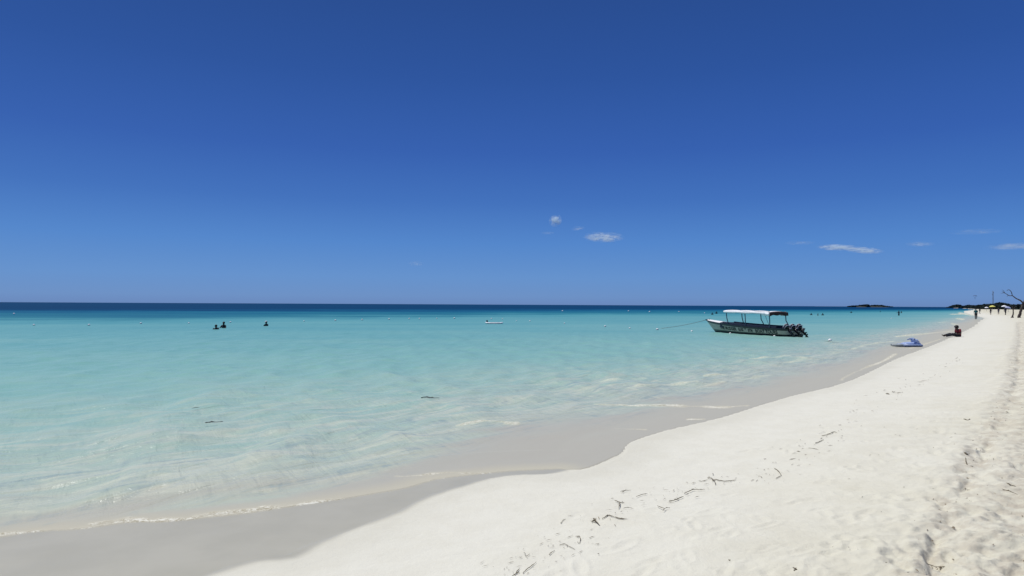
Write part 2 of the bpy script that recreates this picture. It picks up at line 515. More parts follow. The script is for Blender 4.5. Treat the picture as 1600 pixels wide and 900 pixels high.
# ------------------------------------------------------------------ sea
foam_px = [  # (polyline in photo survey pixels, half width px, strength)
    ([(-60, 835), (0, 826), (60, 822), (130, 819), (200, 808), (250, 807)], 2.6, 0.75),
    ([(150, 812), (200, 806), (262, 808), (330, 802), (400, 796)], 3.2, 0.9),
    ([(262, 812), (300, 806), (330, 799), (400, 793), (450, 790), (520, 781)], 3.4, 1.15),
    ([(440, 792), (470, 790), (500, 784), (540, 778)], 1.8, 1.2),
    ([(520, 783), (600, 771), (640, 764), (680, 752), (740, 745)], 1.1, 0.95),
    ([(620, 744), (655, 744), (700, 739), (745, 741), (790, 741), (850, 738)], 1.3, 0.9),
    ([(715, 667), (740, 662), (775, 659), (810, 661)], 1.9, 0.95),
    ([(930, 631), (1000, 633), (1060, 634), (1120, 636), (1168, 636)], 1.3, 0.95),
    ([(960, 668), (1010, 671)], 0.8, 0.6),
    ([(1075, 656), (1100, 657)], 1.2, 0.9),
    ([(1100, 590), (1140, 586), (1190, 580)], 0.9, 0.5),
    ([(1170, 560), (1235, 557)], 1.0, 0.55),
    ([(1314, 595), (1322, 589), (1336, 582), (1352, 575), (1372, 568), (1388, 560), (1398, 554)], 1.2, 1.1),
    ([(1330, 546), (1350, 540), (1375, 536), (1398, 533)], 1.5, 0.55),
    ([(1400, 526), (1440, 522), (1470, 519), (1492, 517)], 1.1, 0.8),
    ([(1420, 545), (1445, 538), (1470, 530)], 0.9, 0.7),
    ([(1466, 504), (1478, 503)], 1.2, 0.9),
    ([(1494, 497.5), (1504, 499)], 1.2, 0.9),
    ([(1489, 506), (1497, 508)], 1.4, 0.9),
    ([(1484, 491), (1500, 491)], 0.7, 0.8),
    ([(1500, 489.5), (1512, 491), (1523, 492.5)], 1.6, 1.3),
    ([(0, 795), (110, 788), (230, 768), (330, 762)], 2.5, 0.35), ([(60, 770), (200, 752), (360, 740), (480, 722)], 2.5, 0.3), ([(400, 770), (500, 752), (610, 735)], 1.8, 0.4), ([(430, 735), (560, 715), (640, 705)], 2, 0.3),
    ([(1130, 588), (1240, 564), (1330, 547)], 1.8, 0.35), ([(1090, 605), (1180, 590), (1290, 566)], 1.6, 0.3), ([(880, 600), (960, 596), (1010, 590)], 2.0, 0.35), ([(960, 612), (1040, 600), (1090, 598)], 1.8, 0.35), ([(560, 700), (640, 688), (700, 676)], 3.0, 0.3), ([(250, 690), (420, 668), (560, 662)], 3.0, 0.3),
    ([(0, 700), (120, 728), (230, 735)], 5, 0.22),
    ([(150, 715), (260, 722), (330, 735)], 4, 0.22),
    ([(380, 630), (450, 628), (540, 632), (640, 633), (700, 632)], 1.4, 0.33),
    ([(500, 628), (600, 620)], 1.2, 0.2),
    ([(720, 640), (820, 627), (870, 622)], 1.4, 0.25),
]
foam_px = [([(float(a), float(b)) for a, b in resample(pl, 4)], w, s) for pl, w, s in foam_px]
front = [tuple(at(px, py, 0.0)[:2]) for px, py in resample(front_px, 3)]
water_near = [(-30, -14), (-14, -2), (-8.5, 3.2)] + front
fx_end = front[-1]

def water_fields(x, y):
    t = water_tone(x, y)
    s = s_dry(x, y)
    px, dy = pix_of(x, y)
    wob = 1.6 * fbm(x * 1.6, y * 1.6, 4, 77) + 0.8 * fbm(x * 5, y * 5, 3, 78)
    py = dy + yh(px) + wob * np.clip(dy / 150, 0.15, 1.6)
    foam = np.zeros_like(x)
    for pl, w, st in foam_px:
        bx0 = min(p[0] for p in pl) - 30; bx1 = max(p[0] for p in pl) + 30
        by0 = min(p[1] for p in pl) - 15; by1 = max(p[1] for p in pl) + 15
        k = np.nonzero((px > bx0) & (px < bx1) & (py > by0) & (py < by1) & (y > 1))[0]
        if len(k):
            d = dist_poly(px[k] * 0.55, py[k], [(a * 0.55, b) for a, b in pl])
            al = 0.2 + 1.35 * vnoise(px[k] / 34.0 + w * 7, py[k] / 60.0, 91)
            wv = w * (0.5 + 1.1 * vnoise(px[k] / 13.0, py[k] / 40.0, 93))
            foam[k] = np.maximum(foam[k], st * al * np.exp(-(d / wv) ** 2))
    # distance behind the leading edge of the swash, left part of the frame
    d = dist_poly(x, y, water_near)
    return t, s, foam, d

wpoly = None
def zw(x, y):
    t, s, foam, d = water_fields(x, y)
    r = np.hypot(x, y)
    ins = inside(x, y, sea_poly)
    d = np.where(ins, d, 0.0)
    fade = np.exp(-(r / 60) ** 2)
    # small crossing waves, refracting towards the beach
    z = np.zeros_like(x)
    k = 0
    for th, lam, a in ((0.2, 2.6, 0.012), (0.75, 1.7, 0.010), (-0.35, 1.1, 0.005), (1.1, 0.8, 0.004), (0.5, 4.5, 0.016)):
        ph = 2 * math.pi / lam * (x * math.sin(th + 0.6) + y * math.cos(th + 0.6) + 0.5 * lam * fbm(x * 0.5 + k, y * 0.5, 3, 51 + k))
        w = np.sin(ph)
        z += a * (w + 0.4 * np.abs(w)) * np.clip(0.4 + 1.2 * vnoise(x * 0.4 + 9 * k, y * 0.4, 60 + k), 0, 1.4)
        k += 1
    z = z * fade * sstep(t, 0.03, 0.22) * 2.0
    z += 0.010 * np.clip(foam, 0, 1) * np.exp(-(r / 60) ** 2) * (0.3 + 1.4 * vnoise(x * 9, y * 9, 5))
    z += 0.012 * np.exp(-((d - 0.12) / 0.08) ** 2) * (t < 0.2) * np.clip(1 - r / 25, 0, 1) * (0.35 + vnoise(x * 3, y * 3, 4))
    z += 0.004
    body = t
    # water that has run up the sand lies as a film just above it
    g = profile(s + 0.10 * fbm(x * 1.4, y * 1.4, 3, 31))
    z = np.where(d < 1.2, g + 0.001 + 0.005 * sstep(d, 0, 0.3) + (np.maximum(z, g) - g) * sstep(d, 0.05, 1.2) + 0.010 * np.exp(-((d - 0.12) / 0.07) ** 2) * np.clip(foam, 0, 1), z)
    edge = np.where(r < 60, d, 9.0)
    film = (g > z - 0.004) & (s < 0.02)
    z = np.where(film, g + 0.004, z)
    z = np.where(ins, z, np.where(r < 400, g - 0.010, z))
    return z, {'tone': body, 'foam': foam, 'edge': edge}
wp = water_near + [(fx_end[0] - 0.15, fx_end[1] + 0.25)]
# sea polygon: behind the leading edge on the near left, behind the wet line elsewhere
i0 = min(range(len(dry)), key=lambda i: (dry[i][0] - fx_end[0]) ** 2 + (dry[i][1] - fx_end[1]) ** 2)
sea_poly = water_near + [(a - 0.02, b + 0.02) for a, b in dry[i0 + 1:]] + [(9000, 60000), (-60000, 60000), (-60000, -14)]
def keep_w(x, y, at_):
    return inside(x, y, sea_poly)
az_w = az_list([(-180, -60, 6), (-60, -42, 1.2), (-42, 42, 0.16), (42, 60, 1.5), (60, 180, 6)])
dyw = np.concatenate([np.arange(460, 150, -0.8), np.arange(150, 20, -0.5), np.arange(20, 2, -0.25), [1.7, 1.4, 1.1, 0.8, 0.6, 0.4, 0.2, 0.1, 0.05]])
def water_material():
    m, n, l = mat_new('sea_water')
    out = n.new('ShaderNodeOutputMaterial')
    def attr(nm):
        a = n.new('ShaderNodeAttribute'); a.attribute_name = nm; return a.outputs['Fac']
    tc = n.new('ShaderNodeTexCoord')
    def mapped(scale, rz=0.0):
        mp = n.new('ShaderNodeMapping'); mp.inputs['Scale'].default_value = scale; mp.inputs['Rotation'].default_value = (0, 0, rz)
        l.new(tc.outputs['Object'], mp.inputs['Vector']); return mp.outputs[0]
    def noise(sc, det, vec, rough=0.55, dist=0.0):
        q = n.new('ShaderNodeTexNoise'); q.inputs['Scale'].default_value = sc; q.inputs['Detail'].default_value = det; q.inputs['Roughness'].default_value = rough
        q.inputs['Distortion'].default_value = dist
        l.new(vec, q.inputs['Vector']); return q.outputs['Fac']
    def math_(op, a, b_=0.0, c_=None):
        q = n.new('ShaderNodeMath'); q.operation = op
        for s, i in ((a, 0), (b_, 1), (c_, 2)):
            if s is None: continue
            if isinstance(s, (int, float)): q.inputs[i].default_value = s
            else: l.new(s, q.inputs[i])
        return q.outputs[0]
    def mrange(v, a, b_, c=0.0, d=1.0):
        q = n.new('ShaderNodeMapRange'); q.interpolation_type = 'SMOOTHSTEP'
        for i, x in zip((1, 2, 3, 4), (a, b_, c, d)): q.inputs[i].default_value = x
        l.new(v, q.inputs[0]); return q.outputs[0]
    tone = attr('tone'); foam = attr('foam')
    # the bottom is uneven: shoals and grass patches shift the tone
    def tex(rz, lx, ly):
        mp = n.new('ShaderNodeMapping'); mp.vector_type = 'TEXTURE'; mp.inputs['Scale'].default_value = (lx, ly, 1); mp.inputs['Rotation'].default_value = (0, 0, R(rz))
        l.new(tc.outputs['Object'], mp.inputs['Vector']); return mp.outputs[0]
    v1 = noise(1.0, 5, tex(10, 26, 9)); v2 = noise(1.0, 5, tex(35, 2.6, 0.9), dist=1.2); v3 = noise(1.0, 4, tex(8, 120, 30))
    tt = math_('ADD', tone, math_('MULTIPLY', math_('SUBTRACT', v1, 0.5), 0.16))
    tt = math_('ADD', tt, math_('MULTIPLY', math_('SUBTRACT', v2, 0.5), mrange(tone, 0.3, 0.5, 0.26, 0.05)))
    tt = math_('ADD', tt, math_('MULTIPLY', math_('SUBTRACT', v3, 0.5), mrange(tone, 0.4, 0.75, 0.0, 0.28)))
    tt = math_('MULTIPLY', tt, mrange(tone, 0.0, 0.1))
    cr = n.new('ShaderNodeValToRGB')
    K = 0.80
    stops = [(0.0, lin(194, 191, 174, K)), (0.06, lin(194, 194, 178, K)), (0.12, lin(192, 202, 184, K)), (0.2, lin(186, 204, 187, K)), (0.33, lin(166, 200, 186, K)), (0.45, lin(138, 190, 182, K)),
             (0.56, lin(106, 173, 175, K)), (0.66, lin(78, 156, 166, K)), (0.76, lin(30, 118, 140, K)), (0.86, lin(14, 96, 132, K)), (0.94, lin(0, 68, 112, K)), (1.0, lin(0, 60, 102, K))]
    e = cr.color_ramp.elements
    e[0].position, e[0].color = stops[0]; e[1].position, e[1].color = stops[-1]
    for p, c in stops[1:-1]:
        x = e.new(p); x.color = c
    l.new(tt, cr.inputs[0])
    dif = n.new('ShaderNodeBsdfDiffuse'); l.new(cr.outputs[0], dif.inputs[0]); DIF = dif
    # pale swirls in the shallows: stirred-up sand and ripple reflections painted into the colour
    sw = noise(1.0, 6, tex(40, 2.8, 0.8), 0.6, 2.2); sw2 = noise(1.0, 6, tex(-62, 1.3, 0.28), 0.6, 1.6)
    swf = math_('MULTIPLY', mrange(math_('ADD', math_('MULTIPLY', sw, 0.75), math_('MULTIPLY', sw2, 0.25)), 0.45, 0.60), math_('MULTIPLY', mrange(tone, 0.05, 0.14), mrange(tone, 0.42, 0.22)))
    mx = n.new('ShaderNodeMix'); mx.data_type = 'RGBA'; l.new(math_('MULTIPLY', swf, 0.55), mx.inputs[0]); l.new(cr.outputs[0], mx.inputs[6]); mx.inputs[7].default_value = lin(216, 220, 200, K)
    l.new(mx.outputs[2], dif.inputs[0])
    dk = noise(1.0, 6, tex(-58, 1.5, 0.30), 0.58, 1.4); dk2 = noise(1.0, 5, tex(48, 1.8, 0.34), 0.58, 1.2)  # grey-blue streaks paint the darker refraction troughs into the water colour
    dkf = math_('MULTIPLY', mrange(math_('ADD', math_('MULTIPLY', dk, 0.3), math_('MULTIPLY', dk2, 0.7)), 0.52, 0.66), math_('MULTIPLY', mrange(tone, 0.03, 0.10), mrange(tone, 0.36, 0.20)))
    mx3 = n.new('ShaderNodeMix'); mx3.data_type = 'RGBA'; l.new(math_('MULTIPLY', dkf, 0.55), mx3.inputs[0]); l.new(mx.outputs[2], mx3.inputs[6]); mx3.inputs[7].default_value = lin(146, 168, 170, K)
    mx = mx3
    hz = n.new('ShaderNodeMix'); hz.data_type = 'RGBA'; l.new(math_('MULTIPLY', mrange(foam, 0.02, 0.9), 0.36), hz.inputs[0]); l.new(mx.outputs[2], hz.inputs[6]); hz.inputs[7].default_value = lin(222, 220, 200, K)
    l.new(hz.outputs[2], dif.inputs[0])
    body = dif
    # ripples
    b1 = noise(1.0, 5, tex(52, 1.3, 0.34), 0.55, 0.6); b2 = noise(1.0, 4, tex(-60, 1.1, 0.26), 0.5, 1.2); b3 = noise(1.0, 4, mapped((9, 16, 1), 0.3), 0.6)
    hh = math_('ADD', math_('ADD', b1, math_('MULTIPLY', b2, 0.4)), math_('MULTIPLY', b3, 0.12))
    bp = n.new('ShaderNodeBump'); bp.inputs['Distance'].default_value = 0.085
    l.new(math_('MULTIPLY', mrange(tone, 0.04, 0.14, 0.05, 1.0), mrange(tone, 0.28, 0.5, 1.0, 0.35)), bp.inputs['Strength'])
    l.new(hh, bp.inputs['Height'])
    l.new(bp.outputs[0], DIF.inputs['Normal'])
    gl = n.new('ShaderNodeBsdfGlossy'); gl.inputs['Roughness'].default_value = 0.24
    l.new(bp.outputs[0], gl.inputs['Normal'])
    fr = n.new('ShaderNodeFresnel'); fr.inputs['IOR'].default_value = 1.33; l.new(bp.outputs[0], fr.inputs['Normal'])
    ff = math_('MINIMUM', math_('MULTIPLY', fr.outputs[0], mrange(tone, 0.2, 0.6, 0.7, 0.35)), math_('MINIMUM', mrange(tone, 0.3, 0.95, 0.36, 0.05), mrange(tone, 0.04, 0.14, 0.16, 0.36)))
    ff = math_('MULTIPLY', ff, math_('MULTIPLY', mrange(attr('edge'), 0.02, 0.5), mrange(foam, 0.1, 0.5, 1.0, 0.2)))
    s1 = n.new('ShaderNodeMixShader'); l.new(ff, s1.inputs[0]); l.new(body.outputs[0], s1.inputs[1]); l.new(gl.outputs[0], s1.inputs[2])
    # foam
    fine = noise(1.0, 5, mapped((19.0, 24.0, 1), 0.4), 0.75, 1.2)
    silt_shade = n.new('ShaderNodeMix'); silt_shade.data_type = 'RGBA'; l.new(math_('MULTIPLY', math_('MULTIPLY', mrange(fine, 0.52, 0.42), mrange(foam, 0.25, 0.7)), 0.75), silt_shade.inputs[0])  # brown sediment colour that also paints the shadows between foam lumps
    l.new(hz.outputs[2], silt_shade.inputs[6]); silt_shade.inputs[7].default_value = (0.30, 0.27, 0.19, 1); l.new(silt_shade.outputs[2], dif.inputs[0])
    fn = math_('ADD', math_('MULTIPLY', noise(1.0, 6, mapped((3.0, 6.0, 1), 0.4), 0.7), 0.35), math_('MULTIPLY', noise(1.0, 5, mapped((19.0, 24.0, 1), 0.4), 0.75, 1.2), 0.65))
    fm = mrange(math_('ADD', foam, math_('MULTIPLY', math_('SUBTRACT', fn, 0.5), 6.5)), 0.50, 1.5)
    fm = math_('MULTIPLY', fm, mrange(foam, 0.08, 0.5, 0.0, 0.85))
    fd = n.new('ShaderNodeBsdfDiffuse'); fd.inputs[0].default_value = (0.68, 0.68, 0.60, 1)
    s2 = n.new('ShaderNodeMixShader'); l.new(fm, s2.inputs[0]); l.new(s1.outputs[0], s2.inputs[1]); l.new(fd.outputs[0], s2.inputs[2])
    l.new(s2.outputs[0], out.inputs[0])
    return m
M['sea'] = water_material()
me = ring_mesh('sea_water', az_w, F * H / dyw, zw, keep_w)
sea = link('sea_water', me, M['sea'])
tag(sea, 'clear shallow sea turning from milky green to turquoise to navy at the horizon', None, None, 'structure')


# ------------------------------------------------------------------ materials for the things
M['hull'] = simple('hull_paint', (0.40, 0.335, 0.27), 0.35, 0.08, 3, bump=0.05)
M['hull_dark'] = simple('hull_dark_paint', (0.012, 0.016, 0.02), 0.35, 0.3, 3)
M['deck'] = simple('deck_white', (0.78, 0.78, 0.76), 0.5, 0.06, 4)
M['interior'] = simple('boat_interior', (0.10, 0.11, 0.13), 0.6, 0.2, 4)
M['cushion'] = simple('vinyl_cushion', (0.02, 0.022, 0.045), 0.5, 0.2, 6)
M['canvas'] = simple('white_canvas', (0.80, 0.81, 0.82), 0.8, 0.05, 5, bump=0.2)
M['end_shade'] = simple('shaded_canopy_end', (0.035, 0.022, 0.02), 0.8, 0.25, 5)  # near-black colour stands for shade at the canopy's rear end
M['pole'] = simple('painted_pole', (0.06, 0.10, 0.14), 0.4, 0.2, 4)
M['letter'] = simple('letter_paint', (0.006, 0.012, 0.012), 0.5, 0.2, 6)
M['cowl'] = simple('engine_cowling', (0.012, 0.012, 0.014), 0.3, 0.2, 4)
M['cowl_light'] = simple('engine_light_panel', (0.42, 0.43, 0.48), 0.3, 0.1, 4)
M['metal'] = simple('cast_metal', (0.28, 0.28, 0.29), 0.4, 0.2, 6, metal=0.6)
M['rope'] = simple('wet_rope', (0.17, 0.20, 0.20), 0.9, 0.3, 30)
M['float'] = simple('float_plastic', (0.80, 0.80, 0.78), 0.4, 0.05, 10)
M['float_dark'] = simple('float_shade', (0.10, 0.11, 0.12), 0.5, 0.2, 10)
M['skin_dark'] = simple('dark_skin', (0.055, 0.030, 0.020), 0.5, 0.1, 12)
M['skin'] = simple('tanned_skin', (0.16, 0.085, 0.055), 0.5, 0.1, 12)
M['hair'] = simple('black_hair', (0.008, 0.007, 0.007), 0.6, 0.3, 40)
M['maroon'] = simple('dark_red_cloth', (0.17, 0.010, 0.02), 0.9, 0.2, 10)
M['black_cloth'] = simple('black_cloth', (0.012, 0.014, 0.02), 0.9, 0.25, 10)
M['teal_cloth'] = simple('teal_cloth', (0.01, 0.10, 0.11), 0.9, 0.2, 10)
M['navy_cloth'] = simple('navy_cloth', (0.012, 0.016, 0.05), 0.9, 0.2, 10)
M['grey_cloth'] = simple('grey_cloth', (0.16, 0.15, 0.16), 0.9, 0.2, 10)
M['white_cloth'] = simple('white_cloth', (0.7, 0.7, 0.7), 0.9, 0.05, 10)
M['pvc_blue'] = simple('blue_vinyl', (0.32, 0.41, 0.64), 0.35, 0.12, 5)
M['pvc_dark'] = simple('dark_blue_vinyl', (0.22, 0.29, 0.46), 0.4, 0.12, 5)
M['pvc_grey'] = simple('grey_vinyl', (0.22, 0.26, 0.28), 0.45, 0.12, 5)
M['board'] = simple('board_white', (0.82, 0.83, 0.84), 0.3, 0.03, 5)
M['bark'] = simple('driftwood_bark', (0.055, 0.042, 0.038), 0.9, 0.35, 9, bump=0.6)
M['leaf'] = simple('dense_foliage', (0.014, 0.028, 0.026), 0.9, 0.5, 0.4)
M['island'] = simple('island_rock', (0.05, 0.055, 0.045), 0.9, 0.3, 0.05)
M['weed'] = simple('dried_seaweed', (0.15, 0.125, 0.08), 0.9, 0.4, 60, bump=0.5)
M['crumb'] = simple('seaweed_crumb', (0.21, 0.17, 0.115), 0.9, 0.4, 30)
M['wood'] = simple('wet_driftwood', (0.05, 0.045, 0.04), 0.7, 0.3, 30)
M['umb_yellow'] = simple('yellow_umbrella_cloth', (0.72, 0.66, 0.16), 0.8, 0.08, 3)
M['umb_white'] = simple('white_umbrella_cloth', (0.78, 0.78, 0.8), 0.8, 0.05, 3)
M['umb_blue'] = simple('pale_blue_umbrella_cloth', (0.42, 0.46, 0.68), 0.8, 0.08, 3)
M['mast'] = simple('hazed_mast_steel', (0.13, 0.18, 0.27), 0.6, 0.1, 1)  # steel colour shifted to blue to paint in the haze of distance
M['para'] = simple('parasail_cloth', (0.08, 0.12, 0.24), 0.8, 0.2, 1)

# ------------------------------------------------------------------ glass-bottom tour boat
stern_port = at(1228, 527)
bow_wl = at(1118, 519)
axis = Vector((bow_wl.x - stern_port.x, bow_wl.y - stern_port.y, 0))
for _ in range(3):
    a = axis.normalized()
    star = Vector((a.y, -a.x, 0))            # starboard
    stern = stern_port + star * 0.80
    axis = bow_wl - stern
BL = axis.length
a = axis.normalized()
boat = empty('tour_boat', stern, math.atan2(a.y, a.x))
tag(boat, 'long narrow tour boat with white canvas canopy and three outboards moored off the beach', 'boat')
TIP = BL + 1.15
def zg_(x): return 0.56 + 0.37 * max(0, x / TIP) ** 2.2
def bot_(x):
    if x < BL - 1.2: return -0.25
    if x < BL: return -0.25 + 0.25 * ((x - BL + 1.2) / 1.2) ** 2
    return (zg_(TIP) - 0.02) * ((x - BL) / (TIP - BL)) ** 1.05
def half_(x, z):
    g = 0.93 * max(0.0, 1 - (x / TIP) ** 3.0) ** 0.85 * (0.9 + 0.1 * min(1, x / 2.5)) + 0.015
    b, t = bot_(x), zg_(x)
    fr = max(0.0, min(1.1, (z - b) / (t - b)))
    p = 0.24 + 0.75 * max(0, (x - BL * 0.55) / (TIP - BL * 0.55)) ** 1.5
    return g * fr ** p
def wx(x, y, z=0.0):           # boat frame to photo survey column
    p = stern + a * x - star * y
    d = cam_mat.inverted() @ Vector((p.x, p.y, z))
    return 800 + F * d.x / -d.z
def x_of(px, y, z=0.5):
    lo, hi = -1.0, TIP + 1
    for _ in range(40):
        m = (lo + hi) / 2
        if wx(m, y, z) > px: lo = m
        else: hi = m
    return lo
xs = [0, 0.6, 1.5, 2.5, 3.5, 4.5, 5.3, 6.0, 6.7, 7.3, 7.8, 8.2, 8.6, 8.9, 9.15, 9.35]
xs = [x * TIP / 9.4 for x in xs] + [TIP]
def band(name, zlo, zhi, mat, off=0.0, rows=4, shift=0.0):
    bm = bmesh.new()
    for sgn in (1, -1):
        secs = []
        for x in xs:
            hi = max(zhi(x), bot_(x)); lo = max(zlo(x), bot_(x))
            secs.append([Vector((x, sgn * (half_(x, hi + (lo - hi) * k / rows) + off), hi + (lo - hi) * k / rows)) for k in range(rows + 1)])
        add_loft(bm, secs)
        if sgn == 1: first = secs[0]
        else:
            v1 = [bm.verts.new(p) for p in first]; v2 = [bm.verts.new(p) for p in secs[0]]
            for i in range(rows): bm.faces.new((v1[i], v1[i + 1], v2[i + 1], v2[i]))
    bmesh.ops.remove_doubles(bm, verts=bm.verts, dist=0.0005)
    return finish(name, bm, mat, boat)
band('hull', lambda x: 0.17 + 0.10 * (x / TIP) ** 2, lambda x: zg_(x) - 0.135, M['hull'], 0, 5)
band('bottom_paint', lambda x: -0.25, lambda x: 0.17 + 0.10 * (x / TIP) ** 2, M['hull_dark'], 0.0, 5)
band('gunwale_stripe', lambda x: zg_(x) - 0.135, lambda x: zg_(x), M['hull_dark'], 0.0, 2)
for sgn in (1, -1):            # rail capping the gunwale
    bm = bmesh.new()
    add_loft(bm, [[Vector((x, sgn * (half_(x, zg_(x)) + dx), zg_(x) + dz)) for dx, dz in ((0.035, -0.03), (0.035, 0.02), (-0.05, 0.02), (-0.05, -0.03))] for x in xs[:-1]], close=True, cap=True)
    finish('gunwale_rail', bm, M['hull_dark'], boat, smooth=False)
bm = bmesh.new()               # inner lining and sole
for sgn in (1, -1):
    add_loft(bm, [[Vector((x + 0.04, sgn * (half_(x, z) - 0.05 if half_(x, z) > 0.05 else 0), z)) for z in (zg_(x) - 0.03, 0.35, 0.12)] + [Vector((x + 0.04, 0, 0.12))] for x in xs if x < BL - 0.4])
finish('inner_lining', bm, M['interior'], boat)
bm = bmesh.new()               # foredeck
x0 = x_of(1129, 0.3)
dk = [x0 + (TIP - 0.12 - x0) * k / 8 for k in range(9)]
add_loft(bm, [[Vector((x, y * (half_(x, zg_(x)) - 0.03), zg_(x) + 0.03 + 0.07 * (1 - y * y))) for y in (-1, -0.5, 0, 0.5, 1)] for x in dk])
r = bmesh.ops.extrude_face_region(bm, geom=bm.faces[:])
for v in r['geom']:
    if isinstance(v, bmesh.types.BMVert): v.co.z -= 0.03
finish('foredeck', bm, M['deck'], boat)
bm = bmesh.new(); add_tube(bm, [(TIP - 0.45, 0, zg_(TIP) + 0.05), (TIP - 0.1, 0, zg_(TIP) + 0.03), (TIP + 0.12, 0, zg_(TIP) + 0.02)], [0.06, 0.05, 0.03], 8)
finish('bow_post', bm, M['hull_dark'], boat)
for sgn in (1, -1):            # side benches with dark cushions
    bm = bmesh.new()
    add_loft(bm, [[Vector((x, sgn * (half_(x, zg_(x)) - d), z)) for d, z in ((0.06, zg_(x) - 0.2), (0.06, zg_(x) + 0.15), (0.16, zg_(x) + 0.15), (0.18, zg_(x) - 0.12), (0.45, zg_(x) - 0.14), (0.45, zg_(x) - 0.2))] for x in np.linspace(0.9, x0 - 0.35, 12)], close=True, cap=True)
    finish('bench_cushion', bm, M['cushion'], boat, smooth=False)
bm = bmesh.new(); add_box(bm, (2.6, 0, 0.28), (1.7, 0.7, 0.3), bevel=0.03); finish('viewing_box', bm, M['interior'], boat, smooth=False)
bm = bmesh.new(); add_box(bm, (x0 - 0.3, 0.1, 0.62), (0.5, 1.0, 0.42), bevel=0.06); finish('stowed_cushions', bm, M['cushion'], boat)

# canopy
sx = [x_of(1135, 0.70, 1.4), x_of(1164, 0.70, 1.4), x_of(1202, 0.70, 1.4)]
CH = 1.56
def cano_z(t, y): return CH + 0.10 + 0.06 * (1 - (y / 0.8) ** 2) + 0.05 * t
xa, xb = sx[2] - 0.12, sx[0] + 0.22
bm = bmesh.new()
secs = []
for k in range(25):
    t = k / 24; x = xa + (xb - xa) * t
    sag = 0.018 * math.sin(t * 21)
    row = []
    drop = 0.13 + 0.035 * abs(math.sin(t * 9.4)) + (0.10 if 0.0 < t < 0.16 else 0)
    row.append(Vector((x, 0.80, cano_z(t, 0.8) - drop)))
    row.append(Vector((x, 0.82, cano_z(t, 0.8) - 0.05)))
    for y in (0.78, 0.6, 0.3, 0, -0.3, -0.6, -0.78):
        row.append(Vector((x, y, cano_z(t, y) + sag * (1 if abs(y) < 0.7 else 0.4))))
    row.append(Vector((x, -0.82, cano_z(t, 0.8) - 0.05)))
    row.append(Vector((x, -0.80, cano_z(t, 0.8) - drop)))
    secs.append(row)
add_loft(bm, secs)
cv = finish('canopy_canvas', bm, M['canvas'], boat)
sm = cv.modifiers.new('cloth_thickness', 'SOLIDIFY'); sm.thickness = 0.012
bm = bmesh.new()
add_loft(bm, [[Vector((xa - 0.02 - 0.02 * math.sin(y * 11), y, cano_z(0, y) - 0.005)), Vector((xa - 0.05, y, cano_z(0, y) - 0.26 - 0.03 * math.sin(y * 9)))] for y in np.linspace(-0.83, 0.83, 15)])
fl = finish('canopy_end_shade', bm, M['end_shade'], boat)  # dark sheet put in for the shaded rear end of the roof
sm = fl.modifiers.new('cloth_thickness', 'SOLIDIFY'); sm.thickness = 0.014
bm = bmesh.new()               # folded cloth hanging at the aft port corner
add_tube(bm, [(xa - 0.02, 0.78, CH - 0.04), (xa + 0.12, 0.78, CH - 0.06), (xa + 0.3, 0.78, CH - 0.01), (xa + 0.45, 0.78, CH + 0.03)], [0.05, 0.12, 0.08, 0.03], 10)
finish('rolled_side_curtain', bm, M['canvas'], boat)
for y in (0.72, -0.72):
    for i, x in enumerate(sx):
        bm = bmesh.new()
        yb = math.copysign(half_(x, zg_(x)) - 0.01, y)
        add_tube(bm, [(x - 0.25, yb, zg_(x)), (x - 0.06, y, zg_(x) + 0.5), (x, y, CH + 0.16)], 0.034, 8)
        finish('canopy_post', bm, M['pole'], boat)
    bm = bmesh.new(); add_tube(bm, [(sx[2], y, CH + 0.12), (sx[0], y, CH + 0.15)], 0.02, 6); finish('canopy_rail', bm, M['pole'], boat)
bm = bmesh.new(); add_tube(bm, [(sx[2] + 0.5, 0.72, CH + 0.1), (sx[2] - 0.1, 0.80, zg_(sx[2]) + 0.15)], 0.015, 6); finish('canopy_brace', bm, M['pole'], boat)

# lettering bent onto the port side
def hull_text(body, pxa, pxb, zc, h, name='hull_lettering'):
    xa_, xb_ = x_of(pxa, 0.85, 0.3), x_of(pxb, 0.85, 0.3)
    cu = bpy.data.curves.new('lettering', 'FONT'); cu.body = body; cu.size = 1.0; cu.resolution_u = 3; cu.offset = 0.045
    t = bpy.data.objects.new('lettering', cu); col.objects.link(t)
    bpy.context.view_layer.update()
    me = bpy.data.meshes.new_from_object(t.evaluated_get(bpy.context.evaluated_depsgraph_get()))
    bpy.data.objects.remove(t)
    co = np.empty(len(me.vertices) * 3); me.vertices.foreach_get('co', co); co = co.reshape(-1, 3)
    u = (co[:, 0] - co[:, 0].min()) / np.ptp(co[:, 0]); v = co[:, 1] / 0.70
    out = np.zeros_like(co)
    for i in range(len(co)):
        x = xa_ + (xb_ - xa_) * u[i]
        z = zc + 0.16 * (x / TIP) ** 2 + (v[i] - 0.5) * h
        out[i] = (x, half_(x, z) + 0.007, z)
    me.vertices.foreach_set('co', out.ravel()); me.update()
    return link(name, me, M['letter'], boat)
hull_text('THE MUDGER', 1119, 1149, 0.325, 0.22)
hull_text('GLASS', 1152, 1160.5, 0.325, 0.2)
hull_text('V', 1161.5, 1166.5, 0.40, 0.10)
hull_text('BTM', 1168, 1175.5, 0.31, 0.2)
hull_text('BOAT TOURS', 1180, 1214, 0.305, 0.22)

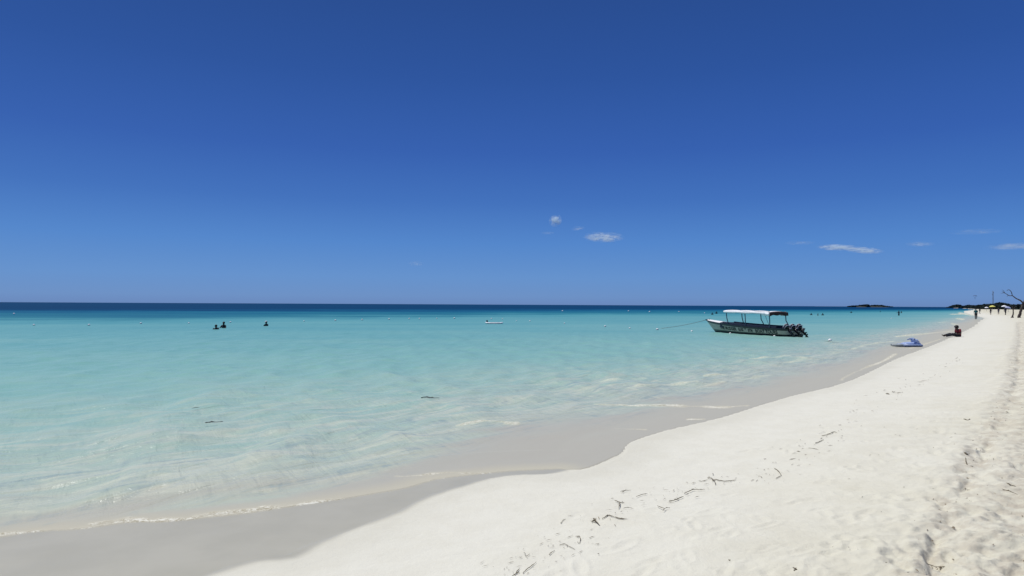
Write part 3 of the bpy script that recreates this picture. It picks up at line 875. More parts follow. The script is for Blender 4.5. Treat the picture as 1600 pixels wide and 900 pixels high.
def outboard(y, tilt, cap):
    r = bpy.data.objects.new('outboard_motor', None)
    bm = bmesh.new(); add_box(bm, (0.0, 0, 0.08), (0.16, 0.24, 0.34), bevel=0.03)
    br = finish('outboard_motor', bm, M['metal'], boat)
    bpy.data.objects.remove(r)
    br.location = (0.06, y, 0.36); br.rotation_euler = (0, R(tilt), 0); br.scale = (0.80,) * 3
    def sub(nm, bm, mat): return finish(nm, bm, mat, br)
    bm = bmesh.new()
    add_loft(bm, [[Vector((cx + lx * math.copysign(abs(math.cos(q)) ** 0.6, math.cos(q)), ly * math.copysign(abs(math.sin(q)) ** 0.6, math.sin(q)), z)) for q in np.linspace(0, 2 * math.pi, 17)[:-1]]
                  for z, lx, ly, cx in ((0.16, 0.20, 0.13, -0.10), (0.26, 0.28, 0.185, -0.12), (0.42, 0.30, 0.195, -0.13), (0.52, 0.29, 0.18, -0.14))], close=True, cap=True)
    sub('cowling', bm, M['cowl'])
    bm = bmesh.new()
    add_loft(bm, [[Vector((cx + lx * math.copysign(abs(math.cos(q)) ** 0.6, math.cos(q)), ly * math.copysign(abs(math.sin(q)) ** 0.6, math.sin(q)), z)) for q in np.linspace(0, 2 * math.pi, 17)[:-1]]
                  for z, lx, ly, cx in ((0.522, 0.29, 0.18, -0.14), (0.58, 0.27, 0.17, -0.14), (0.64, 0.2, 0.12, -0.13), (0.655, 0.08, 0.05, -0.13))], close=True, cap=True)
    sub('cowling_top', bm, cap)
    bm = bmesh.new(); add_box(bm, (-0.13, 0, 0.34), (0.612, 0.404, 0.05), bevel=0.02); sub('trim_band', bm, M['cowl_light'])
    bm = bmesh.new()
    add_loft(bm, [[Vector((cx + lx * math.cos(q), ly * math.sin(q), z)) for q in np.linspace(0, 2 * math.pi, 13)[:-1]] for z, lx, ly, cx in ((0.17, 0.15, 0.09, -0.13), (-0.1, 0.12, 0.06, -0.14), (-0.45, 0.10, 0.035, -0.15), (-0.72, 0.09, 0.028, -0.16))], close=True, cap=True)
    sub('drive_leg', bm, M['cowl'])
    bm = bmesh.new(); add_box(bm, (-0.2, 0, -0.47), (0.36, 0.2, 0.018), bevel=0.006)
    add_tube(bm, [(0.06, 0, -0.68), (-0.05, 0, -0.68), (-0.3, 0, -0.68), (-0.36, 0, -0.68)], [0.01, 0.055, 0.055, 0.03], 10)
    add_box(bm, (-0.13, 0, -0.82), (0.16, 0.015, 0.2), bevel=0.005)
    sub('gearcase', bm, M['cowl'])
    bm = bmesh.new()
    for k in range(3):
        add_box(bm, Matrix.Rotation(k * 2.094, 3, 'X') @ Vector((-0.40, 0, 0.08)), (0.015, 0.09, 0.14), (Matrix.Rotation(k * 2.094, 3, 'X') @ Matrix.Rotation(0.5, 3, 'Z')), 0.005)
    sub('propeller', bm, M['metal'])
    bm = bmesh.new(); add_tube(bm, [(0.1, 0, 0.2), (0.35, 0.02, 0.22), (0.6, 0.03, 0.26)], [0.02, 0.018, 0.024], 8); sub('tiller', bm, M['cowl'])
outboard(0.55, 50, M['cowl_light'])
outboard(0.0, 53, M['cowl_light'])
outboard(-0.55, 51, M['cowl_light'])

# ------------------------------------------------------------------ ropes
def rope(name, pts, r, label):
    bm = bmesh.new(); add_tube(bm, pts, r, 6)
    return tag(finish(name, bm, M['rope']), label, 'rope')
bt = stern + a * (TIP + 0.1) + Vector((0, 0, zg_(TIP)))
end = at(1030, 513, 0.0)
pts = []
for k in range(22):
    t = k / 21
    p = bt.lerp(end, t); p.z = bt.z * (1 - t) - 0.10 * math.sin(math.pi * t) * (1 - 0.2 * t) - 0.02 * t
    pts.append(p)
rope('mooring_rope', pts, 0.018, 'taut dark mooring rope running from the tour boat bow down into the sea')
def zline(pxs, r, name, label, z=0.0):
    pts = [at(px, py, z) for px, py in pxs]
    pts = [Vector(p) for p in resample([tuple(p) for p in pts], 5)]
    return rope(name, pts, r, label)
zline([(1029, 516), (1045, 516.8), (1062, 517.5), (1081, 518.5)], 0.012, 'float_rope', 'thin rope on the water joining the two floats left of the tour boat bow')
zline([(1256, 529), (1275, 531.5), (1297, 534), (1330, 537.5), (1365, 539.5), (1396, 541.2)], 0.016, 'stern_rope', 'thin rope on the water from the outboards past the nearest float towards the beach')

# ------------------------------------------------------------------ floats
def float_mesh():
    bm = bmesh.new(); add_ell(bm, (0, 0, 0.0), (1, 1, 0.9), 12, 8)
    me = bpy.data.meshes.new('float'); bm.to_mesh(me); bm.free(); me.shade_smooth(); me.materials.append(M['float']); return me
fmesh = float_mesh()
def shade_ring_mesh():
    bm = bmesh.new(); add_tube(bm, [(0, 0, -0.30), (0, 0, 0.02)], 1.0, 14)  # dark ring builds in the shaded underside of the float
    me = bpy.data.meshes.new('float_shade_ring'); bm.to_mesh(me); bm.free(); me.materials.append(M['float_dark']); return me
bmesh_ = shade_ring_mesh()
def buoy(px, py, dpx, label, group, shade_ring=True):
    p = at(px, py + 0.6)
    r = max(0.06, dpx * p.y / F / 2)
    o = bpy.data.objects.new('float_buoy', fmesh); col.objects.link(o)
    o.location = (p.x, p.y, r * 0.45); o.scale = (r, r, r)
    tag(o, label, 'float', group)
    if shade_ring:
        c = bpy.data.objects.new('shade_ring', bmesh_); col.objects.link(c); c.parent = o
        c.scale = (1.02, 1.02, 1.0); c.location = (0, 0, -0.1)
    return o
ORD = ['first', 'second', 'third', 'fourth', 'fifth', 'sixth', 'seventh', 'eighth', 'ninth', 'tenth', 'eleventh', 'twelfth', 'thirteenth', 'fourteenth', 'fifteenth', 'sixteenth', 'seventeenth', 'eighteenth', 'nineteenth', 'twentieth']
near_l = [(53, 508, 3.4), (139, 508, 3.6), (220, 505.5, 3.4), (295, 505, 2.8), (360, 503.5, 3.0), (475, 501.8, 2.4), (524, 500.7, 3), (566, 499.7, 3), (608, 498.7, 2.8), (639.5, 498, 2.6), (655.5, 498, 2.6),
          (682.5, 497.6, 2.2), (710, 497.3, 2.8), (768, 498, 2.4), (785, 498.2, 2.0), (807, 501.2, 1.8), (828, 501.6, 2.4), (882, 505.2, 2.4), (945.5, 510, 3.2), (984, 513, 3.0)]
for i, (px, py, d) in enumerate(near_l):
    buoy(px, py, d, ORD[i] + ' small white float from the left in the long line across the turquoise sea', 'floats of the long line across the bay')
far_l = [(22, 490.5, 3.0), (879, 486, 2.6), (982, 486, 2.2), (1015, 487.2, 2.6), (1061, 487, 2.0), (1101, 489, 2.0)]
for i, (px, py, d) in enumerate(far_l):
    buoy(px, py, d, ORD[i] + ' tiny far float from the left, out beyond the long line near the dark water', 'far floats near the dark water', False)
buoy(1027, 515, 4.0, 'white float where the bow mooring rope enters the sea', 'floats around the tour boat')
buoy(1081, 518, 3.8, 'white float just left of the tour boat bow at the end of the thin rope', 'floats around the tour boat')
buoy(1141, 521.4, 3.6, 'white float in front of the forward half of the tour boat', 'floats around the tour boat')
buoy(1210, 525.6, 3.6, 'white float in front of the tour boat near its stern', 'floats around the tour boat')
buoy(1297, 532.6, 6.0, 'largest white float with dark underside right of the tour boat', 'floats around the tour boat')
buoy(1393, 497.5, 1.8, 'tiny white float in the pale shallows below the far standing bather', 'floats around the tour boat', False)

# ------------------------------------------------------------------ people
def mir(p): return (-p[0], p[1], p[2])
STAND = dict(pelvis=(0, 0, .95), spine=(0, -.01, 1.13), chest=(0, 0, 1.33), neck=(0, 0, 1.47), head=(0, .02, 1.58), crown=(0, .01, 1.68),
             sh=(.17, 0, 1.40), el=(.235, -.02, 1.12), wr=(.25, .05, .88), pa=(.25, .07, .81), hip=(.09, 0, .90), kn=(.105, .03, .50), an=(.105, -.01, .09), toe=(.12, .15, .03),
             sh2=(-.17, 0, 1.40), el2=(-.235, -.02, 1.12), wr2=(-.25, .05, .88), pa2=(-.25, .07, .81), hip2=(-.09, 0, .90), kn2=(-.105, .03, .50), an2=(-.105, -.01, .09), toe2=(-.12, .15, .03))
WALK = dict(STAND, kn=(.10, .16, .51), an=(.10, .24, .10), toe=(.11, .39, .06), kn2=(-.10, -.02, .50), an2=(-.10, -.30, .15), toe2=(-.11, -.18, .04),
            el=(.24, -.12, 1.14), wr=(.23, -.10, .90), pa=(.23, -.09, .83), el2=(-.24, .06, 1.13), wr2=(-.22, .24, .96), pa2=(-.21, .29, .91))
SIT = dict(pelvis=(0, 0, .10), spine=(0, -.04, .23), chest=(0, 0, .37), neck=(0, .07, .48), head=(0, .12, .55), crown=(0, .14, .63),
           sh=(.17, .03, .44), el=(.23, .02, .22), wr=(.17, .22, .20), pa=(.15, .29, .19), hip=(.09, .04, .09), kn=(.12, .50, .17), an=(.12, .92, .06), toe=(.15, 1.02, .14),
           sh2=(-.17, .03, .44), el2=(-.23, .02, .22), wr2=(-.18, .20, .18), pa2=(-.17, .27, .17), hip2=(-.09, .04, .09), kn2=(-.12, .50, .14), an2=(-.14, .94, .06), toe2=(-.17, 1.04, .14))
RAD = dict(pelvis=(.15, .12), spine=(.13, .10), chest=(.155, .11), neck=(.052, .052), head=(.082, .098), crown=(.062, .072), sh=(.058, .058), el=(.04, .04), wr=(.027, .024), pa=(.036, .018),
           hip=(.088, .088), kn=(.056, .056), an=(.036, .038), toe=(.036, .024))
def person(loc, rz, pose, skin, shirt, legs, label, group=None, scale=1.0, long_legs=True, hat=None, hands=True, sleeves=0.6, hair=1.0):
    root = empty('person', loc, rz); root.scale = (scale,) * 3
    tag(root, label, 'person', group)
    bm = bmesh.new(); sk = {}
    names = ['pelvis', 'spine', 'chest', 'neck', 'head', 'crown']
    for k in pose: sk[k] = bm.verts.new(pose[k])
    for p, q in zip(names, names[1:]): bm.edges.new((sk[p], sk[q]))
    for s in ('', '2'):
        for p, q in (('chest', 'sh' + s), ('sh' + s, 'el' + s), ('el' + s, 'wr' + s), ('wr' + s, 'pa' + s), ('pelvis', 'hip' + s), ('hip' + s, 'kn' + s), ('kn' + s, 'an' + s), ('an' + s, 'toe' + s)):
            bm.edges.new((sk[p], sk[q]))
    rad = {}
    for k in pose: rad[sk[k]] = RAD[k.rstrip('2')]
    if hands:
        for s in ('', '2'):
            P = Vector(pose['pa' + s]); d = (P - Vector(pose['wr' + s])).normalized()
            side = d.cross(Vector((1, 0, 0))); side = side.normalized() if side.length > .1 else Vector((0, 1, 0))
            cur = Vector((-1 if s == '' else 1, 0, 0))
            for i, (o_, L) in enumerate(((-.030, .060), (-.011, .074), (.009, .070), (.028, .054))):
                v1 = bm.verts.new(P + side * o_ + d * .035); v2 = bm.verts.new(P + side * o_ * 1.15 + d * (.035 + L * .6) + cur * .012); v3 = bm.verts.new(P + side * o_ * 1.2 + d * (.035 + L) + cur * .034)
                bm.edges.new((sk['pa' + s], v1)); bm.edges.new((v1, v2)); bm.edges.new((v2, v3))
                rad[v1] = (.0095, .0095); rad[v2] = (.0085, .0085); rad[v3] = (.007, .007)
            v1 = bm.verts.new(P - d * .02 - side * .038); v2 = bm.verts.new(P + d * .022 - side * .06 + cur * .015)
            bm.edges.new((sk['pa' + s], v1)); bm.edges.new((v1, v2)); rad[v1] = (.012, .012); rad[v2] = (.009, .009)
    bm.verts.index_update()
    order = [rad[v] for v in bm.verts]; ri = sk['pelvis'].index
    me = bpy.data.meshes.new('body'); bm.to_mesh(me); bm.free()
    me.materials.append(skin)
    b = bpy.data.objects.new('body', me); col.objects.link(b); b.parent = root
    b.modifiers.new('skin', 'SKIN')
    for i, r_ in enumerate(order):
        me.skin_vertices[0].data[i].radius = r_
        me.skin_vertices[0].data[i].use_root = (i == ri)
    ss = b.modifiers.new('sub', 'SUBSURF'); ss.levels = 1; ss.render_levels = 2
    V = {k: Vector(p) for k, p in pose.items()}
    hd = (V['crown'] - V['neck']).normalized()
    fwd = Vector((0, 1, 0)); fwd = (fwd - hd * fwd.dot(hd)).normalized()
    rot = Matrix((Vector((1, 0, 0)), fwd, hd)).transposed()
    hc = V['head'].lerp(V['crown'], 0.4)
    # face
    def feat(nm, c, r_, mat):
        bm = bmesh.new(); add_ell(bm, hc + rot @ Vector(c), r_, 8, 6, rot); finish(nm, bm, mat, root)
    if hands:
        for sx_ in (1, -1):
            feat('eye', (sx_ * .032, .086, -.002), (.013, .008, .008), M['white_cloth'])
            feat('ear', (sx_ * .086, .0, -.02), (.012, .022, .032), skin)
        feat('nose', (0, .10, -.03), (.014, .018, .024), skin)
        feat('mouth', (0, .088, -.065), (.026, .012, .010), skin)
    bm = bmesh.new()
    add_ell(bm, hc + rot @ Vector((0, -.018, .035)), (.098 * hair, .108 * hair, .095 * hair), 14, 10, rot)
    for v in bm.verts: v.co += Vector((random.uniform(-1, 1), random.uniform(-1, 1), random.uniform(-1, 1))) * .004
    bmesh.ops.delete(bm, geom=[v for v in bm.verts if (rot.transposed() @ (v.co - hc)).y > .045 and (rot.transposed() @ (v.co - hc)).z < .045], context='VERTS')
    finish('hair', bm, M['hair'], root)
    if hat:
        bm = bmesh.new(); add_ell(bm, hc + hd * .075, (.10, .11, .065), 14, 8, rot); add_ell(bm, hc + hd * .055 + fwd * .03, (.13, .17, .012), 14, 6, rot)
        finish('hat', bm, hat, root)
    if shirt:
        bm = bmesh.new()
        ax = [V['pelvis'] - Vector((0, 0, .03)), V['pelvis'].lerp(V['spine'], .5), V['spine'], V['spine'].lerp(V['chest'], .5), V['chest'], V['chest'].lerp(V['neck'], .55), V['chest'].lerp(V['neck'], .85)]
        rr = ((.172, .135), (.160, .128), (.155, .122), (.17, .13), (.19, .132), (.13, .10), (.075, .07))
        secs = []
        for i, (c, (rx, ry)) in enumerate(zip(ax, rr)):
            t = (ax[min(i + 1, 6)] - ax[max(i - 1, 0)]).normalized(); f = t.cross(Vector((1, 0, 0))) * -1
            secs.append([c + Vector((1, 0, 0)) * rx * math.cos(q) + f * ry * math.sin(q) for q in np.linspace(0, 2 * math.pi, 17)[:-1]])
        add_loft(bm, secs, close=True)
        for s in ('', '2'):
            e = V['sh' + s].lerp(V['el' + s], sleeves)
            add_tube(bm, [V['chest'].lerp(V['sh' + s], .5), V['sh' + s], V['sh' + s].lerp(e, .5), e], [.07, .078, .066, .062], 10, cap=False)
        finish('shirt', bm, shirt, root)
    if legs:
        bm = bmesh.new()
        up = V['pelvis'] + (V['spine'] - V['pelvis']) * .3
        add_tube(bm, [up, V['pelvis'], V['pelvis'].lerp((V['hip'] + V['hip2']) / 2, 1.0)], [.158, .165, .14], 14, cap=False)
        for s in ('', '2'):
            pts = [V['hip' + s].lerp(V['pelvis'], .2), V['hip' + s].lerp(V['kn' + s], .35), V['kn' + s]]
            ra = [.108, .092, .074]
            if long_legs: pts += [V['kn' + s].lerp(V['an' + s], .5), V['kn' + s].lerp(V['an' + s], .95)]; ra += [.066, .058]
            add_tube(bm, pts, ra, 10, cap=False)
        finish('trousers' if long_legs else 'shorts', bm, legs, root)
    return root

sp = on_sand(1497.5, 526)
person((sp.x, sp.y, sp.z - 0.01), R(95), SIT, M['skin_dark'], M['maroon'], M['black_cloth'], 'person in dark red shirt sitting on the waterline with legs stretched towards the sea', scale=1.08, hair=1.3)
wp_ = on_sand(1525, 499.5)
person((wp_.x, wp_.y, wp_.z), R(150), WALK, M['skin_dark'], M['teal_cloth'], M['black_cloth'], 'person in teal top and dark trousers walking along the edge of the sea', scale=1.06)
G = 'people walking on the far beach'
for px, py, h, sh, lg, ll, lab in (
        (1531, 490.5, 8.6, 'black_cloth', 'grey_cloth', True, 'distant person in dark top just right of the walker in teal'),
        (1548, 492.0, 10.2, 'black_cloth', 'grey_cloth', False, 'distant bare-legged person in black standing in front of the yellow umbrella'),
        (1560.3, 491.5, 10.0, 'navy_cloth', 'grey_cloth', False, 'distant person in navy between the yellow umbrella and the white umbrella'),
        (1571, 492.5, 10.5, 'navy_cloth', 'black_cloth', True, 'distant person in dark clothes in front of the white and pale blue umbrellas')):
    p = on_sand(px, py)
    s_ = h * p.y / F / 1.72
    person(tuple(p), random.uniform(0, 6.2), WALK if ll else STAND, M['skin'] if not ll else M['skin_dark'], M[sh], M[lg], lab, G, scale=min(max(s_, 0.9), 1.08), long_legs=ll, hands=False)

def swimmer(px, py, hpx, shirt, lab, group, hat=None, rz=0.0, sunk=None, skin='skin_dark', sc=1.0):
    p = at(px, py)
    h = hpx * p.y / F
    return person((p.x, p.y, h - 1.72 * sc), rz, dict(STAND, el=(.30, .10, 1.20), wr=(.34, .30, 1.22), pa=(.35, .37, 1.22), el2=(-.30, .10, 1.20), wr2=(-.34, .28, 1.20), pa2=(-.35, .35, 1.20)),
                  M[skin], M[shirt] if shirt else None, M['black_cloth'], lab, group, scale=sc, hat=hat, hands=True)
G = 'bathers in the water on the left'
swimmer(337.5, 514.6, 7.0, 'black_cloth', 'bather in dark clothes, lower and left of the pair side by side in the water', G, rz=0.6)
swimmer(349.5, 512.6, 9.6, 'black_cloth', 'bather in dark clothes with broad shoulders, right of the pair side by side', G, rz=2.8)
swimmer(416, 509.4, 7.4, 'black_cloth', 'lone bather with a pale hat to the right of the pair of bathers', G, hat=M['white_cloth'], rz=1.2)
G = 'far bathers near the dark water'
for px, py, h, lab in ((1113, 491.6, 3.2, 'left one of two far bathers just above the tour boat bow'), (1119.5, 490.2, 3.6, 'right one of two far bathers just above the tour boat bow'),
                       (1267.5, 492.2, 3.0, 'left of three far bathers in a row right of the boat canopy'), (1278, 493.0, 3.0, 'middle of three far bathers in a row right of the boat canopy'), (1285.5, 492.6, 3.2, 'right of three far bathers in a row right of the boat canopy'),
                       (1330, 488.9, 2.6, 'lone far bather below the left end of the wooded islet'), (1375.5, 487.6, 1.8, 'lone far bather below the right end of the wooded islet'),
                       (1408.5, 489.0, 2.8, 'far bather just right of the tallest far bather')):
    swimmer(px, py, h, 'black_cloth', lab, G, rz=random.uniform(0, 6))
swimmer(1404.5, 493, 7.6, 'navy_cloth', 'tallest far bather standing waist deep right of the wooded islet', G, rz=0.3)

# paddleboard with a bather holding its end
pb = at(772, 506)
bm = bmesh.new()
L = 1.95
secs = []
for k in range(15):
    t = k / 14; w = 0.36 * max(0.02, (math.sin(math.pi * min(1, max(0, t * 0.96 + 0.02)))) ** 0.45); z = 0.05 * (2 * t - 1) ** 4
    secs.append([Vector((L * (t - .5), w * math.cos(q), z + 0.075 * math.sin(q))) for q in np.linspace(0, 2 * math.pi, 13)[:-1]])
add_loft(bm, secs, close=True, cap=True)
bd = finish('paddleboard', bm, M['board'])
bd.location = (pb.x, pb.y, 0.08)
tag(bd, 'white paddleboard lying flat on the turquoise sea beside a swimmer', 'paddleboard')
bm = bmesh.new(); add_box(bm, (0.1, 0, 0.079), (1.0, 0.4, 0.008), bevel=0.003); finish('deck_pad', bm, M['deck'], bd)
swimmer(761, 505.5, 5.0, None, 'swimmer with dark hair holding the left end of the white paddleboard', None, rz=-1.0, skin='skin')

# ------------------------------------------------------------------ inflatable on the waterline
ip = at(1416, 541, 0.03)
inf = empty('inflatable_lounger', (ip.x, ip.y, 0.05), R(-6)); inf.scale = (0.92, 1, 0.76)
tag(inf, 'blue inflatable lounger with a raised backrest stranded at the water edge near the seated person', 'inflatable')
bm = bmesh.new()
for k in range(5):
    y = (k - 2) * 0.13
    add_tube(bm, [(-0.74 + 0.04 * abs(k - 2), y, 0.02), (-0.70, y, 0.04), (-0.35, y, 0.05), (0.0, y, 0.07), (0.06, y, 0.07)], [0.03, 0.055, 0.06, 0.065, 0.03], 10)
finish('foot_mat', bm, M['pvc_grey'], inf)
bm = bmesh.new()
for k in range(3):
    y = (k - 1) * 0.2
    add_tube(bm, [(-0.22, y, 0.10), (-0.1, y, 0.13), (0.15, y, 0.15), (0.45, y, 0.15), (0.62, y, 0.12), (0.66, y, 0.08)], [0.04, 0.085, 0.11, 0.12, 0.10, 0.04], 12)
finish('seat_cushion', bm, M['pvc_blue'], inf)
bm = bmesh.new()
add_tube(bm, [(-0.3, -0.34, 0.06), (0.2, -0.37, 0.07), (0.68, -0.3, 0.06), (0.74, 0, 0.06), (0.68, 0.3, 0.06), (0.2, 0.37, 0.07), (-0.3, 0.34, 0.06)], 0.075, 12)
finish('rim_tube', bm, M['pvc_dark'], inf)
bm = bmesh.new()
for k in range(3):
    y = (k - 1) * 0.19
    add_tube(bm, [(0.60, y, 0.14), (0.50, y, 0.28), (0.42, y, 0.40), (0.36, y, 0.46)], [0.06, 0.11, 0.10, 0.05], 12)
finish('backrest', bm, M['pvc_blue'], inf)
bm = bmesh.new(); add_tube(bm, [(0.20, -0.3, 0.40), (0.33, -0.2, 0.49), (0.36, 0, 0.51), (0.33, 0.2, 0.49), (0.20, 0.3, 0.40)], [0.03, 0.055, 0.06, 0.055, 0.03], 12)
finish('head_pillow', bm, M['pvc_dark'], inf)

# ------------------------------------------------------------------ leafless tree
def base_pt(px, py): return on_sand(px, py)
t0 = base_pt(1592.5, 496.5)
D0 = t0.y
def tp(px, py, dd=0.0): return at_d(px, py, D0 + dd) - t0
tr = empty('bare_tree', t0)
tag(tr, 'bare leaning tree with a long forked branch reaching over the beach at the right edge', 'tree')
def limb(name, pts, rad, parent, n=8):
    pts = [Vector(p) for p in pts]
    out = [Vector(q) for q in resample([tuple(p) for p in pts], 4)]
    ra = np.interp(np.linspace(0, len(pts) - 1, len(out)), range(len(pts)), rad)
    out = [p + Vector((random.uniform(-1, 1), random.uniform(-1, 1), random.uniform(-1, 1))) * ra[i] * 0.22 for i, p in enumerate(out)]
    bm = bmesh.new(); add_tube(bm, out, list(ra * np.array([random.uniform(.88, 1.14) for _ in out])), n)
    return finish(name, bm, M['bark'], parent)
Z0 = Vector((0, 0, -0.15))
tk = limb('trunk', [Z0 + tp(1592.5, 496.5), tp(1592.8, 493.5), tp(1595, 486), tp(1597.5, 479), tp(1600.5, 472, .2), tp(1606, 462, .5), tp(1611, 448, .8)], [0.30, 0.20, 0.17, 0.17, 0.19, 0.13, 0.08], tr, 12)
limb('branch', [tp(1600, 474, .1), tp(1594, 469.5), tp(1587, 465.8, -.2), tp(1583.5, 463.2, -.3), tp(1581, 461.5, -.4)], [0.13, 0.095, 0.08, 0.07, 0.06], tr)
limb('branch', [tp(1581.5, 462, -.4), tp(1580.5, 457, -.5), tp(1578, 453.5, -.6), tp(1575.5, 452.8, -.6), tp(1573, 454.3, -.6)], [0.06, 0.05, 0.045, 0.04, 0.02], tr)
limb('branch', [tp(1581, 462, -.4), tp(1576.5, 461.8, -.2), tp(1572, 459, 0), tp(1568, 457, .1), tp(1565.5, 455.6, .1)], [0.06, 0.05, 0.045, 0.035, 0.015], tr)
limb('twig', [tp(1570, 458, 0), tp(1568, 454.4, .1), tp(1565, 452.6, .2)], [0.035, 0.025, 0.012], tr)
limb('twig', [tp(1575, 461, -.1), tp(1574, 463, -.2), tp(1572.5, 463.8, -.2)], [0.03, 0.02, 0.01], tr)
limb('twig', [tp(1568.5, 457.2, .1), tp(1566, 458.2, .2), tp(1563.5, 458, .2)], [0.03, 0.018, 0.01], tr)
limb('branch', [tp(1606, 462, .5), tp(1616, 455, .2), tp(1628, 452, 0), tp(1640, 444, -.2)], [0.1, 0.08, 0.06, 0.03], tr)
limb('branch', [tp(1611, 449, .8), tp(1607, 440, 1.0), tp(1612, 428, 1.2)], [0.07, 0.05, 0.02], tr)
t1 = base_pt(1582, 496.5)
st = empty('leaning_snag', t1)
tag(st, 'slim dead trunk with a flared foot standing left of the bare leaning tree', 'dead tree')
def tq(px, py): return at_d(px, py, t1.y) - t1
limb('trunk', [Z0 + tq(1581.5, 496), tq(1582, 494.3), tq(1583.2, 490), tq(1583, 484), tq(1582, 478.5)], [0.24, 0.13, 0.085, 0.08, 0.05], st, 10)
limb('branch', [tq(1583, 484), tq(1585.5, 481), tq(1586, 478)], [0.06, 0.04, 0.02], st, 8)

# ------------------------------------------------------------------ umbrellas on the far beach
def umbrella(px, py_top, wpx, D, mats, label, tilt=0.0):
    top = at_d(px, py_top, D)
    g = gz(top.x, top.y)
    r = wpx * D / F / 2
    um = empty('beach_umbrella', (top.x, top.y, g)); tag(um, label, 'umbrella', 'umbrellas on the far beach')
    h = max(1.6, top.z - g)
    bm = bmesh.new(); add_tube(bm, [(0, 0, -0.2), (0, 0, h + 0.08)], 0.03, 6); finish('pole', bm, M['metal'], um)
    n = 16
    for half in range(len(mats)):
        bm = bmesh.new()
        c = bm.verts.new((0, 0, h)); prev = None
        k0, k1 = (0, n) if len(mats) == 1 else (half * n // 2, (half + 1) * n // 2)
        for k in range(k0, k1 + 1):
            q = 2 * math.pi * k / n + math.pi / 2
            m_ = bm.verts.new((r * .55 * math.cos(q), r * .55 * math.sin(q), h - .14 * r)); e_ = bm.verts.new((r * math.cos(q), r * math.sin(q), h - .45 * r - (.03 if k % 2 else 0)))
            e2 = bm.verts.new((r * math.cos(q), r * math.sin(q), h - .45 * r - .16))
            if prev:
                bm.faces.new((c, prev[0], m_)); bm.faces.new((prev[0], prev[1], e_, m_)); bm.faces.new((prev[1], prev[2], e2, e_))
            prev = (m_, e_, e2)
        for v in bm.verts: v.co = Matrix.Translation((0, 0, h)) @ Matrix.Rotation(tilt, 4, 'Y') @ Matrix.Translation((0, 0, -h)) @ v.co
        ob = finish('canopy', bm, mats[half], um, smooth=False)
        s_ = ob.modifiers.new('cloth_thickness', 'SOLIDIFY'); s_.thickness = 0.02
umbrella(1550.5, 477.2, 8.0, 235, [M['umb_yellow']], 'yellow beach umbrella on the far beach behind the bare-legged person')
umbrella(1541.5, 479.6, 5.2, 250, [M['umb_white']], 'small white beach umbrella left of the yellow one')
umbrella(1569, 477.0, 7.5, 215, [M['umb_white']], 'white beach umbrella on the far beach beside the pale blue one')
umbrella(1575.5, 479.0, 8.0, 205, [M['umb_blue']], 'pale blue beach umbrella between the white umbrella and the dead trunk', tilt=0.25)

# ------------------------------------------------------------------ far land
def leaf_mass(name, crowns, per, mat, label, kind='stuff'):
    vs = []; fs = []
    for (cx, cy, cz, rx, ry, rz_, ls) in crowns:
        for _ in range(per):
            while True:
                u = rng.uniform(-1, 1, 3)
                d = (u ** 2).sum()
                if 0.15 < d < 1: break
            c = np.array([cx + u[0] * rx, cy + u[1] * ry, max(cz + u[2] * rz_, 0.2)])
            q1 = rng.normal(size=3); q1 /= np.linalg.norm(q1); q2 = np.cross(q1, rng.normal(size=3)); q2 /= np.linalg.norm(q2)
            s_ = ls * rng.uniform(.6, 1.3)
            b0 = len(vs)
            for e1, e2 in ((-1, -.6), (1, -.5), (.7, .7), (-.6, .6)): vs.append(c + q1 * e1 * s_ + q2 * e2 * s_)
            fs.append((b0, b0 + 1, b0 + 2, b0 + 3))
    me = bpy.data.meshes.new(name); me.from_pydata([tuple(v) for v in vs], [], fs)
    o = link(name, me, mat); tag(o, label, None, None, kind); return o
top_px = [1482, 1486, 1490, 1494, 1498, 1502, 1507, 1513, 1520, 1527, 1533, 1540, 1547, 1553, 1558, 1563, 1570, 1576, 1582, 1590, 1600, 1640, 1700]
top_py = [480.0, 478.2, 476.6, 475.2, 475.6, 477.2, 477.8, 476.4, 477.2, 476.6, 475.4, 475.6, 474.9, 474.2, 472.9, 472.4, 473.2, 474.8, 475.6, 475.8, 475.0, 473, 470]
top_D = [1330, 1270, 1200, 1120, 1020, 930, 850, 770, 650, 560, 500, 460, 440, 430, 420, 410, 400, 390, 380, 360, 340, 300, 260]
cr = []
px = 1483.0
while px < 1700:
    D = np.interp(px, top_px, top_D) * random.uniform(1.0, 1.06)
    ty = np.interp(px, top_px, top_py) + random.uniform(-0.1, 0.9)
    top = at_d(px, ty, D); hgt = max(top.z, 1.5)
    rx = max(D / F * random.uniform(2.2, 3.6), 1.6)
    cr.append((top.x, D, hgt * 0.55, rx, rx * 1.4, hgt * 0.47, 0.30 + D * 0.0004))
    px += random.uniform(1.4, 2.4)
leaf_mass('far_shore_trees', cr, 260, M['leaf'], 'dark wooded shore beyond the far beach')
# wooded islet on the horizon
DI = 1900
cr = []
for px, py, w in ((1331, 478.3, 3), (1334, 477.6, 4), (1340, 477.4, 5), (1346, 476.6, 5), (1351, 475.6, 5), (1354, 475.9, 4), (1358, 477.0, 4), (1364, 476.8, 5), (1370, 476.4, 6), (1376, 476.7, 6), (1382, 477.4, 5), (1386, 478.4, 4), (1389, 479.2, 3)):
    top = at_d(px, py, DI); h = top.z
    cr.append((top.x, DI + random.uniform(-15, 15), h * .5, w * DI / F * .62, 14, h * .52, 1.3))
leaf_mass('islet_trees', cr, 420, M['leaf'], 'dark trees covering the small islet on the horizon')
bm = bmesh.new()
c0 = at_d(1360, 480, DI)
add_ell(bm, (c0.x, DI, -1.0), (31 * DI / F, 26, 3.2), 28, 8)
for v in bm.verts: v.co += Vector((0, 0, mnoise.noise(v.co * 0.08) * 1.2))
tag(finish('islet', bm, M['island']), 'low islet on the horizon right of the tour boat', None, None, 'structure')
